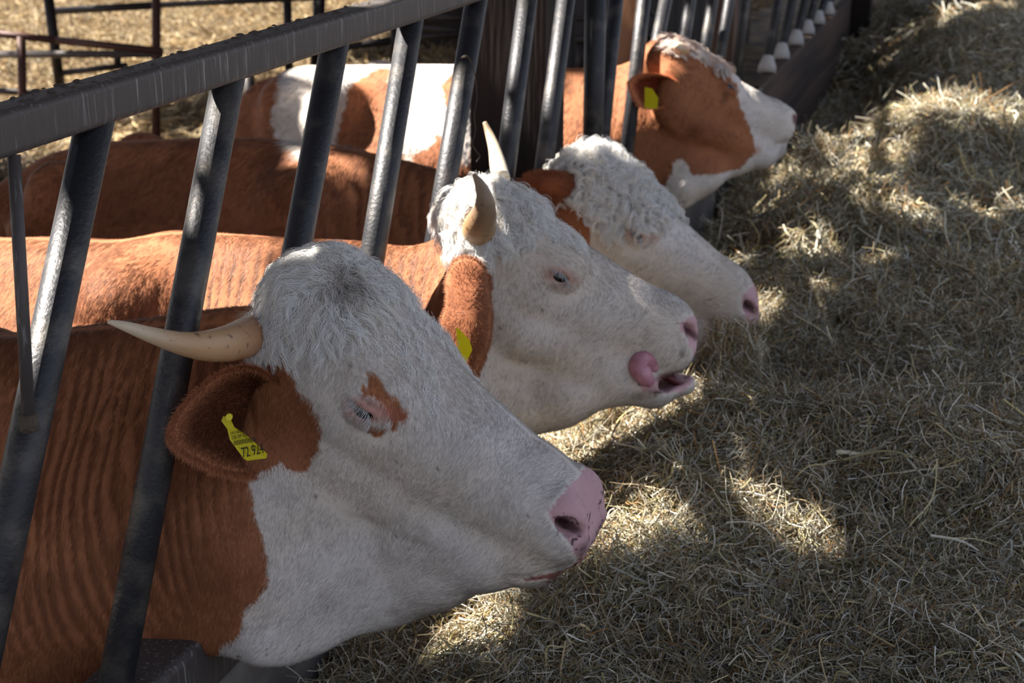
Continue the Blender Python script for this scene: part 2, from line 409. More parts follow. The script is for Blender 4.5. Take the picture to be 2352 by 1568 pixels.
def coat(cow, P, hair=False):
    px = near_px(P, cow); j = fbm(P, cow.get('jit', 0.03), 3)[:, None]; j2 = fbm(P, cow.get('jit', 0.03), 9)[:, None]
    q = px+np.concatenate([j, j2], 1)*cow.get('jpx', 14)
    if hair: q = q+rng.normal(0, cow.get('hpx', 3), q.shape)
    n1 = fbm(P, 0.12, 21)[:, None]; n2 = fbm(P, 0.035, 31)[:, None]
    c = BROWN+(BROWN2-BROWN)*np.clip(0.5+n1, 0, 1)
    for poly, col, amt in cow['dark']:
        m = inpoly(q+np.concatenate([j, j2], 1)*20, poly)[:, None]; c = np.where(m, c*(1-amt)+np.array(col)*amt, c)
    wh = WHITE+(CREAM-WHITE)*np.clip(n1*1.1+0.30, 0, 0.9)*0.6; wh = wh*(1-0.10*np.clip(n2, 0, 1))
    dr = np.clip(fbm(P*np.array([1, 1, .6]), 0.03, 77)[:, None]-0.35, 0, 1)*0.7; wh = wh*(1-dr)+DIRT*dr
    tn = cow.get('tan', 0.1)*np.clip(0.8+0.9*fbm(P, 0.10, 211)[:, None], 0, 1.6); wh = wh*(1-tn)+CREAM*0.82*tn
    dt = (fbm(P, 0.0045, 201) > 0.70)[:, None] & (fbm(P, 0.06, 203)[:, None] > 0.0); wh = np.where(dt, DIRT, wh); wh = wh*(1-0.13*np.clip(fbm(P*np.array([1, 1, 1.6]), 0.05, 207)[:, None], 0, 1))
    for poly in cow['white']:
        c = np.where(inpoly(q, poly)[:, None], wh, c)
    for poly in cow['brown']:
        c = np.where(inpoly(q*0.5+px*0.5, poly)[:, None], BROWN, c)
    for poly, col in cow['skin']:
        m = inpoly(px+np.concatenate([j, j2], 1)*7, poly)[:, None]
        sp = (np.abs(fbm(P, 0.016, 55))[:, None] < 0.05) & (fbm(P, 0.03, 57)[:, None] > 0.05+cow.get('speck', 0.4)*0.3) & (px[:, 1:2] > cow['nos'][0][1]-8) ; cc = np.where(sp, np.array(lin(70, 50, 50)), np.array(col)*(1+0.15*n2)); c = np.where(m, cc, c)
    for (cx, cy, rx, ry, ang, col, amt, soft) in cow['spots']:
        a = math.radians(ang); d = px-np.array([cx, cy]); u = (d[:, 0]*math.cos(a)+d[:, 1]*math.sin(a))/rx; v = (-d[:, 0]*math.sin(a)+d[:, 1]*math.cos(a))/ry
        rr = np.sqrt(u*u+v*v)+0.12*j[:, 0]; m = (1-sstep(1-soft, 1+soft*0.3, rr))[:, None]*amt
        c = c*(1-m)+np.array(col)*m
    return np.clip(c, 0.01, 0.95)

def comb(cow, P, N):
    px = near_px(P, cow); acc = np.zeros((len(P), 2)); ws = np.zeros((len(P), 1))
    for x, y, dx, dy in cow['comb']:
        ww = 1/((px[:, 0]-x)**2+(px[:, 1]-y)**2+400)[:, None]**1.5; v = np.array([dx, dy]); acc += ww*v/np.linalg.norm(v); ws += ww
    a = acc/ws; th = np.arctan2(a[:, 1], a[:, 0])+fbm(P, 0.09, 5)*0.6+fbm(P, 0.014, 6)*0.16
    d = np.stack([np.cos(th), -np.sin(th), np.zeros(len(P))], 1)@R.T
    far = P[:, 1] > cow['y']; d[far, 1] *= -1
    return unit(d-N*(d*N).sum(1, keepdims=True))

def folds(cow, P):
    """skin folds of the neck: height in metres and its slope along the fold's cross direction"""
    f = cow.get('folds')
    if not f: return np.zeros(len(P)), np.zeros(len(P)), np.array([1.0, 0, 0])
    px = near_px(P, cow); h = np.zeros(len(P)); g = np.zeros(len(P)); U = np.array([1.0, 0, 0])
    for poly, wl, amp, lean, soft in f:
        Q = P*np.array([1, 0.3, 0.14]); ph = (P[:, 0]+lean*P[:, 2])/wl*2*math.pi+fbm(Q, 0.05, 41)*5.0
        poly = np.array(poly, float); c = poly.mean(0); m = np.ones(len(P))
        ins = inpoly(px, poly).astype(float)
        for k in (0.85, 0.7, 0.5): ins += inpoly(px, c+(poly-c)*k)
        m = ins/4*np.clip(0.65+0.8*fbm(P*np.array([1, .3, .4]), 0.06, 43), 0.1, 1.2)
        sn = np.sin(ph/2); ab = np.maximum(np.abs(sn), 0.04); h += amp*m*(ab**0.6-0.8)*2.4; g += np.clip(amp*m*2.4*0.6*ab**-0.4*np.sign(sn)*np.cos(ph/2)*math.pi/wl, -2.2, 2.2)
    return h, g, U

def sample(V, Fq, N, w_, n):
    T = np.concatenate([Fq[:, [0, 1, 2]], Fq[:, [0, 2, 3]]]); wt = np.concatenate([w_, w_])
    a = np.linalg.norm(np.cross(V[T[:, 1]]-V[T[:, 0]], V[T[:, 2]]-V[T[:, 0]]), axis=1)*wt
    t = T[rng.choice(len(T), n, p=a/a.sum())]; r1 = np.sqrt(rng.random(n))[:, None]; r2 = rng.random(n)[:, None]
    b = (1-r1, r1*(1-r2), r1*r2)
    return b[0]*V[t[:, 0]]+b[1]*V[t[:, 1]]+b[2]*V[t[:, 2]], unit(b[0]*N[t[:, 0]]+b[1]*N[t[:, 1]]+b[2]*N[t[:, 2]])

def vnormals(V, Fq):
    n = np.cross(V[Fq[:, 2]]-V[Fq[:, 0]], V[Fq[:, 3]]-V[Fq[:, 1]]); N = np.zeros_like(V)
    for k in range(4):
        for ax in range(3): N[:, ax] += np.bincount(Fq[:, k], n[:, ax], len(V))
    return unit(N)
def relax(V, Fq, it=2, lam=0.5):
    V = V.copy()
    for _ in range(it):
        A = np.zeros_like(V); c = np.zeros(len(V))
        for k in range(4):
            i, j = Fq[:, k], Fq[:, (k+1) % 4]
            for ax in range(3): A[:, ax] += np.bincount(i, V[j, ax], len(V))+np.bincount(j, V[i, ax], len(V))
            c += np.bincount(i, minlength=len(V))+np.bincount(j, minlength=len(V))
        V += lam*(A/c[:, None]-V)
    return V

def locks(name, cow, V, Fq, N, region, nlock, nper, L, curl, turns, rad, parent, cols=((0.86, 0.84, 0.83), (0.74, 0.66, 0.56)), lift=0.35, dirv=None, spread=0.006, k=10, vis=-0.35, dirt=None):
    cen = V[Fq].mean(1); fn = N[Fq].mean(1); px = near_px(cen, cow); view = unit(CAM-cen)
    m = inpoly(px, region) & ((fn*view).sum(1) > vis) & (cen[:, 0] > cow['O'][0]-0.12)
    P, n = sample(V, Fq, N, m.astype(float)+1e-12, nlock); d = comb(cow, P, n)
    if dirv is not None:
        a = rng.normal(0, 0.35, nlock)+math.atan2(-dirv[1], dirv[0]); dd = np.stack([np.cos(a), np.sin(a), 0*a], 1)@R.T
        d = unit(dd-n*(dd*n).sum(1, keepdims=True)*0.8)
    b = np.cross(n, d); ln = L*(0.6+0.6*rng.random(nlock)); ph = rng.random(nlock)*6.28+fbm(P, 0.03, 3)*2; tw = turns*(0.7+0.6*rng.random(nlock)); am = curl*(0.6+0.8*rng.random(nlock))
    hand = np.where(rng.random(nlock) < 0.5, -1, 1)
    t = np.linspace(0, 1, k)[None, :, None]; e = lambda a: a[:, None, None]
    path = P[:, None]+e(ln)*(t*d[:, None]+lift*np.sin(t*2.6)*n[:, None]*0.5)
    an = e(ph)+e(tw)*6.283*t*e(hand); A = e(am)*np.sin(np.clip(t*3, 0, 1.57))
    path = path+A*(np.cos(an)*b[:, None]+0.6*np.sin(an)*n[:, None])-A[:, :1]*0
    path = path-np.array([0, 0, 1])*(t**2)*e(ln)*0.18
    off = rng.normal(0, spread, (nlock, nper, 1, 3)); conv = (1-0.72*np.linspace(0, 1, k)**0.8)[None, None, :, None]
    S = path[:, None]+off*conv+rng.normal(0, 0.0009, (nlock, nper, k, 3))*np.linspace(0, 1, k)[None, None, :, None]
    lenv = (0.8+0.35*rng.random((nlock, nper, 1, 1))); S = S[:, :, :1]+(S-S[:, :, :1])*lenv
    S = S.reshape(-1, k, 3); nn = len(S)
    mix = np.clip(rng.normal(0.2, 0.25, (nlock, 1)), 0, 1); mix = np.repeat(mix, nper, 0)
    c = np.array(cols[0])*(1-mix)+np.array(cols[1])*mix; c = c*(0.85+0.45*rng.random((nn, 1)))
    if dirt:
        dd = np.linalg.norm(proj(S[:, 0])-np.array(dirt[:2]), axis=1)/dirt[2]+0.5*fbm(S[:, 0], 0.02, 19); am_ = (1-sstep(0.2, 1.2, dd))[:, None]*0.6; c = c*(1-am_)+DIRT*am_*(0.6+0.6*rng.random((nn, 1)))
    return strands(name, S, np.full(nn, rad)*(0.7+0.6*rng.random(nn)), np.clip(c, 0, 0.9), M['curl'], parent, taper=0.4)

def ear(parent, outline, yfun, cup, cc, col_in, col_out, hair, hlen, hrad, n=72, thick=0.007, name='ear', inner=True, colfun=None):
    """cupped ear: closed outline traced in the plane of yfun, hollowed away from the viewer towards the point cc"""
    o = np.array(outline, float); o = np.concatenate([o, o[:1]]); s = spline(o, n+1)[:-1]; cc = np.array(cc, float)
    rings = 14; V = []
    for i in range(rings+1):
        r = i/rings; q = cc+(s-cc)*r; y = np.array([yfun(a) for a in q])
        V.append(aty(q, y+cup*(1-r**2.4)))
    V = np.concatenate(V); view = unit(V-CAM); back = V+view*thick*np.concatenate([np.full(n, (1-(i/rings)**6)*1.0+0.05) for i in range(rings+1)])[:, None]
    nv = len(V); Fc = []
    for i in range(rings):
        for j in range(n):
            k = (j+1) % n; q = [i*n+j, (i+1)*n+j, (i+1)*n+k, i*n+k]
            Fc.append(q); Fc.append([a+nv for a in q[::-1]])
    for j in range(n):
        k = (j+1) % n; Fc.append([rings*n+j, rings*n+j+nv, rings*n+k+nv, rings*n+k])
    AV = np.concatenate([V, back]); rr = np.repeat(np.arange(rings+1)/rings, n)
    cin = np.array(col_in); cout = np.array(col_out); e = sstep(0.72, 1.0, rr)[:, None]; cols = cin*(1-e)+cout*e
    cols = np.concatenate([cols, np.repeat(cout[None], nv, 0)])
    eo = mesh_np(name, AV, np.array(Fc), M['fur_skin'], parent, cols=cols)
    if hair:
        rad_dir = unit(V.reshape(rings+1, n, 3)[-1]-V.reshape(rings+1, n, 3)[-4]); Vr = V.reshape(rings+1, n, 3)
        i = np.clip(rings*np.sqrt(rng.random(hair))*1.0, 1, rings-0.01); edge = rng.random(hair) < 0.35; i = np.where(edge, rings-0.01-rng.random(hair)*0.6, i)
        jf = rng.random(hair)*n; i0 = i.astype(int); fi = (i-i0)[:, None]; j0 = jf.astype(int) % n; j1 = (j0+1) % n; fj = (jf-jf.astype(int))[:, None]
        P = (Vr[i0, j0]*(1-fj)+Vr[i0, j1]*fj)*(1-fi)+(Vr[i0+1, j0]*(1-fj)+Vr[i0+1, j1]*fj)*fi
        D = rad_dir[j0]*(1-fj)+rad_dir[j1]*fj; out = unit(CAM-P); rn = i/rings
        D = unit(D+rng.normal(0, 0.28, D.shape)+out*(0.35*(rn[:, None] < 0.9)))
        t = np.linspace(0, 1, 5)[None, :, None]; L = hlen*(0.5+0.8*rng.random(hair))[:, None, None]*np.where(edge, 1.0, 0.75)[:, None, None]
        sag = np.array([0, 0, -1.0])
        S = P[:, None]+L*(t*D[:, None]+t*t*0.25*sag)
        ed = sstep(0.7, 1.0, rn)[:, None]; c = (cin*(1-ed)+cout*ed)*(0.7+0.6*rng.random((hair, 1)))
        strands('ear_hair', S, np.full(hair, hrad), c, M['curl'], eo, taper=0.3)
    return eo

# ------------------------------------------------------------------ one animal
def smooth_rows(pts, lo, hi, n=60):
    pts = np.array(sorted(pts), float); x = np.linspace(lo, hi, n); z = np.interp(x, pts[:, 0], pts[:, 1])
    k = np.array([1, 3, 5, 3, 1.0]); k /= k.sum(); zz = np.pad(z, 2, mode='edge')
    return x, np.convolve(zz, k, 'valid')

def fit_head(cow, yh):
    """pose of the head frame from four landmarks: two on the dorsal line, the near eye and the near nostril"""
    lm = np.array([[0.10, 0, -0.022], [0.469, 0, -0.050], [0.196, -0.104, -0.109], [0.488, -0.052, -0.076], [0.524, 0, -0.095]])
    tg_ = np.array([cow['A'], cow['B'], cow['eye'], cow['nos'][1], cow['tip']], float); wt = np.array([1.0, 1.0, 1.2, 1.2, 0.0] if cow['key'] == 1 else [1.0, 0.9, 1.2, 0.9, 1.0])[:, None]
    A_ = aty(tg_[0], yh); p = np.array([A_[0]-.08, A_[2]+.06, 0.62, 0.0, 0.0, 1.02]); prior = np.array([0, 0, 0, cow.get('yaw', 0.0), cow.get('roll', 0.0), cow.get('sc', 1.03)]); pw = np.array([0, 0, 0, 25.0, 60.0, 500.0])
    def mk(p):
        cy, sy_, cr_, sr = math.cos(p[3]), math.sin(p[3]), math.cos(p[4]), math.sin(p[4])
        f = np.array([math.cos(p[2])*cy, math.cos(p[2])*sy_, -math.sin(p[2])]); l0 = np.array([-sy_, cy, 0.0]); u0 = np.cross(f, l0)
        return Frame(np.array([p[0], yh, p[1]]), f, l0*cr_+u0*sr, p[5])
    def res(p): return np.concatenate([((proj(mk(p).back(lm))-tg_)*wt).ravel(), pw*(p-prior)])
    for _ in range(25):
        r = res(p); Jm = np.stack([(res(p+np.eye(6)[k]*1e-5)-r)/1e-5 for k in range(6)], 1); p = p-np.linalg.lstsq(Jm, r, rcond=None)[0]*0.7
    fr = mk(p); print('head', cow['key'], 'pitch %.1f yaw %.1f roll %.1f scale %.3f' % (math.degrees(p[2]), math.degrees(p[3]), math.degrees(p[4]), p[5]), 'px error', np.round(proj(fr.back(lm))-tg_, 0).tolist())
    return fr

def build_cow(cow):
    y0 = cow['y']; root = empty('cow', (cow['rx'], y0, -0.4), cow['label'], 'cow')
    yh = cow.get('yh', y0)
    fr = fit_head(cow, yh); cow['fr'] = fr; cow['O'] = fr.O
    h = cow['h']
    # trunk stations from the traced lines of the crest and throat
    def onskin(px, dy):
        px = np.array(px, float); Q = aty(px, y0+dy)
        for _ in range(6):
            wgt = cow.get('shear', 0)*sstep(-0.50, -0.18, Q[:, 0])*(1-sstep(0.10, 0.30, Q[:, 0])); Q = aty(px, y0+dy+wgt*np.clip(Q[:, 2]-0.85, -0.6, 0.2))
        return Q
    cr = onskin(cow['crest'], cow.get('crest_dy', 0.03)); th = onskin(cow['throat'], -0.02)
    xr, xf = cow['rx'], cow['xf']
    top = [(p[0], p[2]) for p in cr]+cow.get('top_extra', []); bot = [(p[0], p[2]) for p in th]+cow.get('bot_extra', [])
    x, zt = smooth_rows(top, xr, xf); _, zb = smooth_rows(bot, xr, xf)
    _, hw = smooth_rows(cow['width'], xr, xf)
    st = np.stack([x, zt, zb, hw], 1)
    xs = np.concatenate([np.arange(xr-0.2, cow['xfine'], h*2.6), np.arange(cow['xfine'], 0.74, h)])
    Fd = Field(xs, np.arange(y0-0.45, y0+0.45, h*1.25), np.arange(-0.44, 1.16, h*1.15))
    add_trunk(Fd, y0, st, cow.get('shear', 0.0))
    wf = Frame(np.array([0, y0, 0]), (1, 0, 0), (0, 1, 0), 1.0)
    def A(p, k=0.05, op='add'): Fd.blend(p[0], p[1], p[2], k, op)
    zt_ = lambda q: float(np.interp(q, x, zt)); sh = cow['shx']
    for s in (-1, 1):
        A(capsule(wf, (sh, s*0.13, zt_(sh)-0.13), (sh+0.03, s*0.20, 0.36), 0.10, 0.12), 0.08)
        A(capsule(wf, (sh+0.03, s*0.19, 0.32), (sh-0.05, s*0.16, 0.02), 0.10, 0.055), 0.05)
        A(capsule(wf, (sh-0.05, s*0.16, 0.02), (sh-0.02, s*0.16, -0.30), 0.048, 0.036), 0.03)
        A(capsule(wf, (sh-0.02, s*0.16, -0.32), (sh+0.03, s*0.16, -0.38), 0.045, 0.055), 0.02)
        hx = xr+0.30
        A(capsule(wf, (hx, s*0.19, zt_(hx)-0.09), (hx-0.10, s*0.21, 0.45), 0.08, 0.13), 0.08)
        A(capsule(wf, (xr+0.08, s*0.10, zt_(xr+.08)-0.10), (hx-0.12, s*0.19, 0.40), 0.07, 0.12), 0.08)
        A(capsule(wf, (hx-0.14, s*0.20, 0.36), (hx-0.24, s*0.17, 0.06), 0.10, 0.055), 0.05)
        A(capsule(wf, (hx-0.24, s*0.17, 0.06), (hx-0.19, s*0.17, -0.32), 0.05, 0.038), 0.03)
        A(capsule(wf, (hx-0.19, s*0.17, -0.34), (hx-0.13, s*0.17, -0.385), 0.045, 0.055), 0.02)
    add_head(Fd, fr, cow)
    # nape: joins skull and neck
    for (a, b, ra, rb, sy) in cow.get('nape', []):
        A(capsule(wf, a, b, ra, rb, sy), 0.04)
    V, Fq = Fd.surface(); V = relax(V, Fq, 2, 0.45); N = vnormals(V, Fq)
    hf, g, U = folds(cow, V); V = V+N*hf[:, None]; N2 = vnormals(V, Fq)
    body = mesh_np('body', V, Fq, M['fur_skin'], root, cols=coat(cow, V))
    # bare skin gets its own moist material
    # coat hair on what can be seen from the feed passage
    cen = V[Fq].mean(1); nf = N2[Fq].mean(1); view = unit(CAM-cen); pc = proj(cen)
    vis = (nf*view).sum(1); m = sstep(-0.45, 0.05, vis)*((pc[:, 0] > -250) & (pc[:, 0] < 2550) & (pc[:, 1] > -250) & (pc[:, 1] < 1800))
    m = m*np.where(cen[:, 2] > 0.05, 1, 0.15)*np.clip(4/np.sum((cen-CAM)**2, 1), 0.15, 1.6)
    npx = near_px(cen, cow)
    bald = np.zeros(len(cen), bool)
    for poly, _ in cow['skin']: bald |= inpoly(npx, poly)
    for (ex, ey, rx, ry) in cow['bald']: bald |= ((npx[:, 0]-ex)/rx)**2+((npx[:, 1]-ey)/ry)**2 < 1
    m = m*np.where(bald, 0.03, 1)
    L0 = cow['hlen']
    n = cow['nhair']; P, Nn = sample(V, Fq, N, m, n); hf, g, U = folds(cow, P)
    d = comb(cow, P, Nn); Ns = unit(Nn-(g*1.0)[:, None]*(U-Nn*(Nn@U)[:, None]))
    isneck = sstep(0.12, -0.05, P[:, 0])
    L = L0*(0.6+0.7*rng.random(n))*(1+0.9*isneck)*(1+0.15*fbm(P, 0.05, 8)); t = np.linspace(0, 1, 4)[None, :, None]
    lift = (0.22+0.22*rng.random(n))*(1-0.55*isneck)+(0.0+0.05*np.clip(fbm(P, 0.02, 12), -1, 1))
    side = np.cross(Nn, d); wv = fbm(P, 0.018, 14)
    dirv = unit(d+side*(0.16*wv+rng.normal(0, 0.14, n))[:, None])
    S = P[:, None]-Nn[:, None]*0.0015+L[:, None, None]*(t*dirv[:, None]+(lift[:, None, None]*np.sin(t*2.4))*Nn[:, None]*0.55)
    c = coat(cow, P, True); c = c*(0.66+0.50*rng.random((n, 1)))*(1+0.10*fbm(P*np.array([1, 1, 0.4]), 0.012, 61)[:, None])
    strands('fur', S, cow['hrad']*(0.7+0.6*rng.random(n)), np.clip(c, 0, 0.92), M['fur'], body, nrm=unit(Ns+rng.normal(0, 0.06, Ns.shape)))
    # eye with lashes, on each side
    for s in ((-1, 1) if cow.get('eyes', True) else ()):
        c0 = fr.back(np.array([cow['eL'][0], s*0.1005, cow['eL'][2]])); r = 0.0195*fr.s
        u = np.linspace(0, math.pi, 17); v = np.linspace(0, 2*math.pi, 24, endpoint=False)
        EV = np.array([[math.sin(a)*math.cos(b), math.sin(a)*math.sin(b), math.cos(a)] for a in u for b in v])*r
        EV = EV+c0; Fc = [[i*24+j, i*24+(j+1) % 24, (i+1)*24+(j+1) % 24, (i+1)*24+j][::-1] for i in range(16) for j in range(24)]
        e_ = mesh_np('eye', EV, np.array(Fc), M['eye'], root)
        nl = 110 if cow['key'] < 3 else 60; tt = rng.random(nl)*2-1
        base = np.stack([cow['eL'][0]+0.019*tt, np.full(nl, s*(0.1190)), cow['eL'][2]+0.0080-0.0065*tt**2-0.0042*tt], 1)+rng.normal(0, 0.0008, (nl, 3))
        dl = unit(np.stack([0.25*tt+0.05, np.full(nl, s*0.75), np.full(nl, -0.85)], 1)+rng.normal(0, 0.12, (nl, 3))); ll = 0.019*(0.6+0.6*rng.random(nl))
        t6 = np.linspace(0, 1, 6)[None, :, None]; S = base[:, None]+ll[:, None, None]*(t6*dl[:, None]+np.array([0, s*0.35, 0.28])*t6*t6)
        strands('eyelashes', fr.back(S.reshape(-1, 3)).reshape(S.shape), np.full(nl, 0.00022*(1 if cow['key'] < 3 else 1.8)), np.full((nl, 3), 0.62), M['curl'], root, taper=0.2)
    return root, V, Fq, N, fr

# ------------------------------------------------------------------ the four cows at the fence
WID = [(-1.45, .10), (-1.36, .17), (-1.15, .25), (-0.9, .30), (-0.6, .29), (-0.4, .235), (-0.22, .165), (-0.05, .135), (0.08, .12), (0.25, .06)]
cow1 = dict(key=1, tan=0.16, y=1.90, rx=-1.42, xf=0.27, xfine=-0.52, h=0.0042, A=(868, 668), B=(1322, 1112), shear=0.50, shx=-0.55, eye=(842, 938), tip=(1374, 1185), front=(1305, 1252), nos=[(1272, 1184), (1300, 1207), (1335, 1222)], mouth=[(1348, 1276), (1302, 1306), (1242, 1323), (1188, 1330)], fill=[((1200, 1290), (1080, 1262), .036, .028), ((1080, 1262), (930, 1240), .040, .032)], jaw=[(1222, 1350, .020), (1110, 1338, .030), (1000, 1388, .040), (880, 1424, .046)],
    label='brown and white cow nearest the camera, long horn pointing left, numbered yellow ear tag',
    crest=[(650, 700), (530, 705), (400, 724), (230, 747), (0, 772), (-200, 780)], crest_dy=0.0, top_extra=[(-0.8, .87), (-1.2, .86), (-1.42, .72), (0.14, .93), (0.27, .70)],
    throat=[(1000, 1395), (850, 1447), (700, 1494), (600, 1524), (530, 1505), (400, 1518), (250, 1570)], throat_dy=-0.22, bot_extra=[(-0.45, .17), (-0.8, .13), (-1.1, .16), (-1.42, .42)],
    width=WID, nape=[((0.18, 1.88, 0.70), (-0.05, 1.88, 0.72), 0.10, 0.14, 0.9)],
    hlen=0.0095, hrad=0.00021, nhair=430000, jpx=16, hpx=4,
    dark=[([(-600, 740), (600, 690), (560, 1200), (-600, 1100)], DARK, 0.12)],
    white=[[(540, 480), (525, 690), (560, 745), (610, 800), (650, 805), (668, 850), (690, 900), (733, 960), (742, 1010), (722, 1050), (700, 1085), (668, 1075), (640, 1060), (600, 1085), (570, 1095), (578, 1150), (590, 1200), (612, 1290), (615, 1350), (565, 1405), (555, 1460), (510, 1490), (480, 1600), (1700, 1600), (1700, 480)]],
    brown=[[(840, 852), (858, 856), (872, 870), (882, 890), (893, 908), (915, 912), (915, 928), (940, 945), (936, 962), (920, 972), (908, 970), (912, 992), (900, 992), (898, 968), (885, 945), (872, 920), (850, 905), (828, 905), (830, 880), (842, 885)], [(845, 985), (888, 985), (882, 1001), (864, 1007), (850, 1000)]],
    spots=[(845, 940, 62, 34, 8, RAW, 0.75, 0.6), (905, 950, 40, 20, 10, RAW, 0.45, 0.6), (780, 650, 38, 26, 10, DIRT, 0.55, 0.9), (860, 1050, 60, 18, 20, CREAM, 0.3, 0.9), (830, 1185, 60, 10, 15, DIRT, 0.35, 0.9), (960, 1240, 90, 10, 22, DIRT, 0.35, 0.9), (720, 1060, 12, 50, 5, DIRT, 0.25, 0.9), (1304, 1206, 40, 15, 28, np.array(lin(56, 28, 34)), 0.92, 0.45), (1340, 1262, 18, 30, 30, DIRT*0.5, 0.55, 0.9), (1300, 1318, 60, 12, -22, DIRT, 0.5, 0.9)],
    skin=[([(1340, 1095), (1318, 1108), (1296, 1128), (1270, 1155), (1258, 1178), (1272, 1205), (1300, 1235), (1314, 1255), (1328, 1290), (1420, 1300), (1420, 1095)], MUZZ), ([(1338, 1282), (1290, 1312), (1200, 1326), (1195, 1334), (1290, 1326), (1345, 1300)], np.array(lin(150, 96, 90)))],
    bald=[(842, 938, 34, 16)], speck=-0.5, hair=True,
    comb=[(1300, 1100, -.5, .3), (1150, 1050, -.5, .6), (1050, 900, .3, .9), (1000, 780, .6, .7), (880, 660, .4, .7), (930, 820, .2, .9), (780, 860, -.4, .8), (900, 1080, -.2, .9), (750, 1150, -.5, .8), (1150, 1230, -.5, .7), (1250, 1280, -.7, .4), (950, 1320, -.8, .6), (650, 1200, -.2, 1), (700, 1430, -.6, .6), (500, 1150, -.15, 1), (300, 1000, -.1, 1), (150, 900, -.1, 1), (400, 1400, -.2, 1), (100, 1300, -.1, 1), (700, 600, -.8, -.1), (620, 660, -.8, .5), (590, 740, -.5, .9), (760, 590, -.4, -.8), (850, 640, .6, -.1), (840, 720, .6, .7), (740, 720, -.1, 1), (660, 780, -.4, .9), (910, 710, .8, .5)],
    folds=[([(-50, 770), (230, 750), (520, 720), (600, 860), (600, 1000), (540, 1180), (440, 1400), (250, 1480), (-60, 1500)], 0.021, 0.0023, 0.30, 1), ([(1180, 780), (1250, 800), (1040, 700), (1000, 1000), (1060, 1010)], 0.02, 0.0006, 0.5, 1)])
cow2 = dict(key=2, tan=0.36, y=2.60, rx=-1.45, xf=0.27, xfine=-0.50, h=0.0056, A=(1215, 470), B=(1572, 738), shear=0.50, shx=-0.55, mouth=[(1592, 850), (1560, 862), (1520, 868), (1490, 872)], gape=((1512, 868), (1612, 842), .0175, .0085), nos=[(1566, 745), (1585, 764), (1600, 782)], eye=(1285, 634), tip=(1629, 780), lip=(1574, 880), jaw=[(1562, 902, .018), (1500, 922, .026), (1400, 926, .035), (1300, 962, .045), (1200, 997, .05)],
    label='brown cow with white face and two upright horns, tongue out licking its lip',
    crest=[(1075, 500), (1010, 545), (950, 552), (880, 535), (750, 532), (600, 524), (430, 516), (300, 540), (150, 530), (0, 535)], crest_dy=0.06, top_extra=[(-1.1, .80), (-1.3, .76), (-1.45, .64), (0.14, .88), (0.27, .68)],
    throat=[(1380, 928), (1300, 965), (1200, 995), (1100, 1030)], throat_dy=-0.16, bot_extra=[(0.0, .36), (-0.2, .26), (-0.45, .14), (-0.8, .10), (-1.1, .13), (-1.45, .36)],
    width=WID, nape=[((0.16, 2.58, 0.70), (-0.05, 2.58, 0.68), 0.10, 0.14, 0.9)],
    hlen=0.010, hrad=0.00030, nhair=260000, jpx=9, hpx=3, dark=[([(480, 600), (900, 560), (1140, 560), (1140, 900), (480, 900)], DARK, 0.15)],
    white=[[(1000, 330), (1012, 480), (1050, 530), (1100, 575), (1128, 600), (1132, 680), (1128, 770), (1115, 830), (1085, 890), (1080, 1150), (1900, 1150), (1900, 330)]],
    brown=[], spots=[(1285, 633, 44, 26, 8, RAW, 0.6, 0.7), (1320, 645, 20, 10, 20, RAW, 0.3, 0.7), (1480, 905, 60, 14, -8, DIRT, 0.55, 0.9), (1225, 720, 50, 12, 15, CREAM, 0.3, 0.9), (1310, 830, 60, 50, 0, CREAM, 0.5, 0.9), (1568, 812, 10, 14, 0, DIRT, 0.7, 0.8), (1588, 766, 26, 10, 40, np.array(lin(70, 36, 44)), 0.85, 0.5), (1550, 862, 46, 14, -8, np.array(lin(92, 40, 46)), 0.85, 0.4)],
    skin=[([(1600, 715), (1580, 728), (1562, 742), (1560, 755), (1575, 775), (1590, 800), (1594, 822), (1600, 850), (1660, 850), (1660, 715)], MUZZ), ([(1455, 868), (1500, 872), (1584, 850), (1592, 880), (1560, 902), (1500, 905), (1465, 895)], MUZZ)],
    bald=[(1285, 633, 26, 13)], speck=0.6,
    comb=[(1560, 750, -.8, .2), (1450, 700, -.6, .6), (1380, 600, .3, .8), (1300, 560, .6, .5), (1200, 480, .5, .6), (1250, 760, -.3, .9), (1400, 830, -.6, .6), (1180, 850, -.3, .9), (1100, 700, -.1, 1), (950, 620, -.3, 1), (600, 600, -.35, .9), (300, 620, -.3, .8), (100, 620, -.4, .8)],
    folds=[([(180, 700), (330, 600), (560, 560), (700, 540), (1000, 560), (1120, 600), (1100, 900), (500, 900)], 0.024, 0.0020, 0.30, 1)])
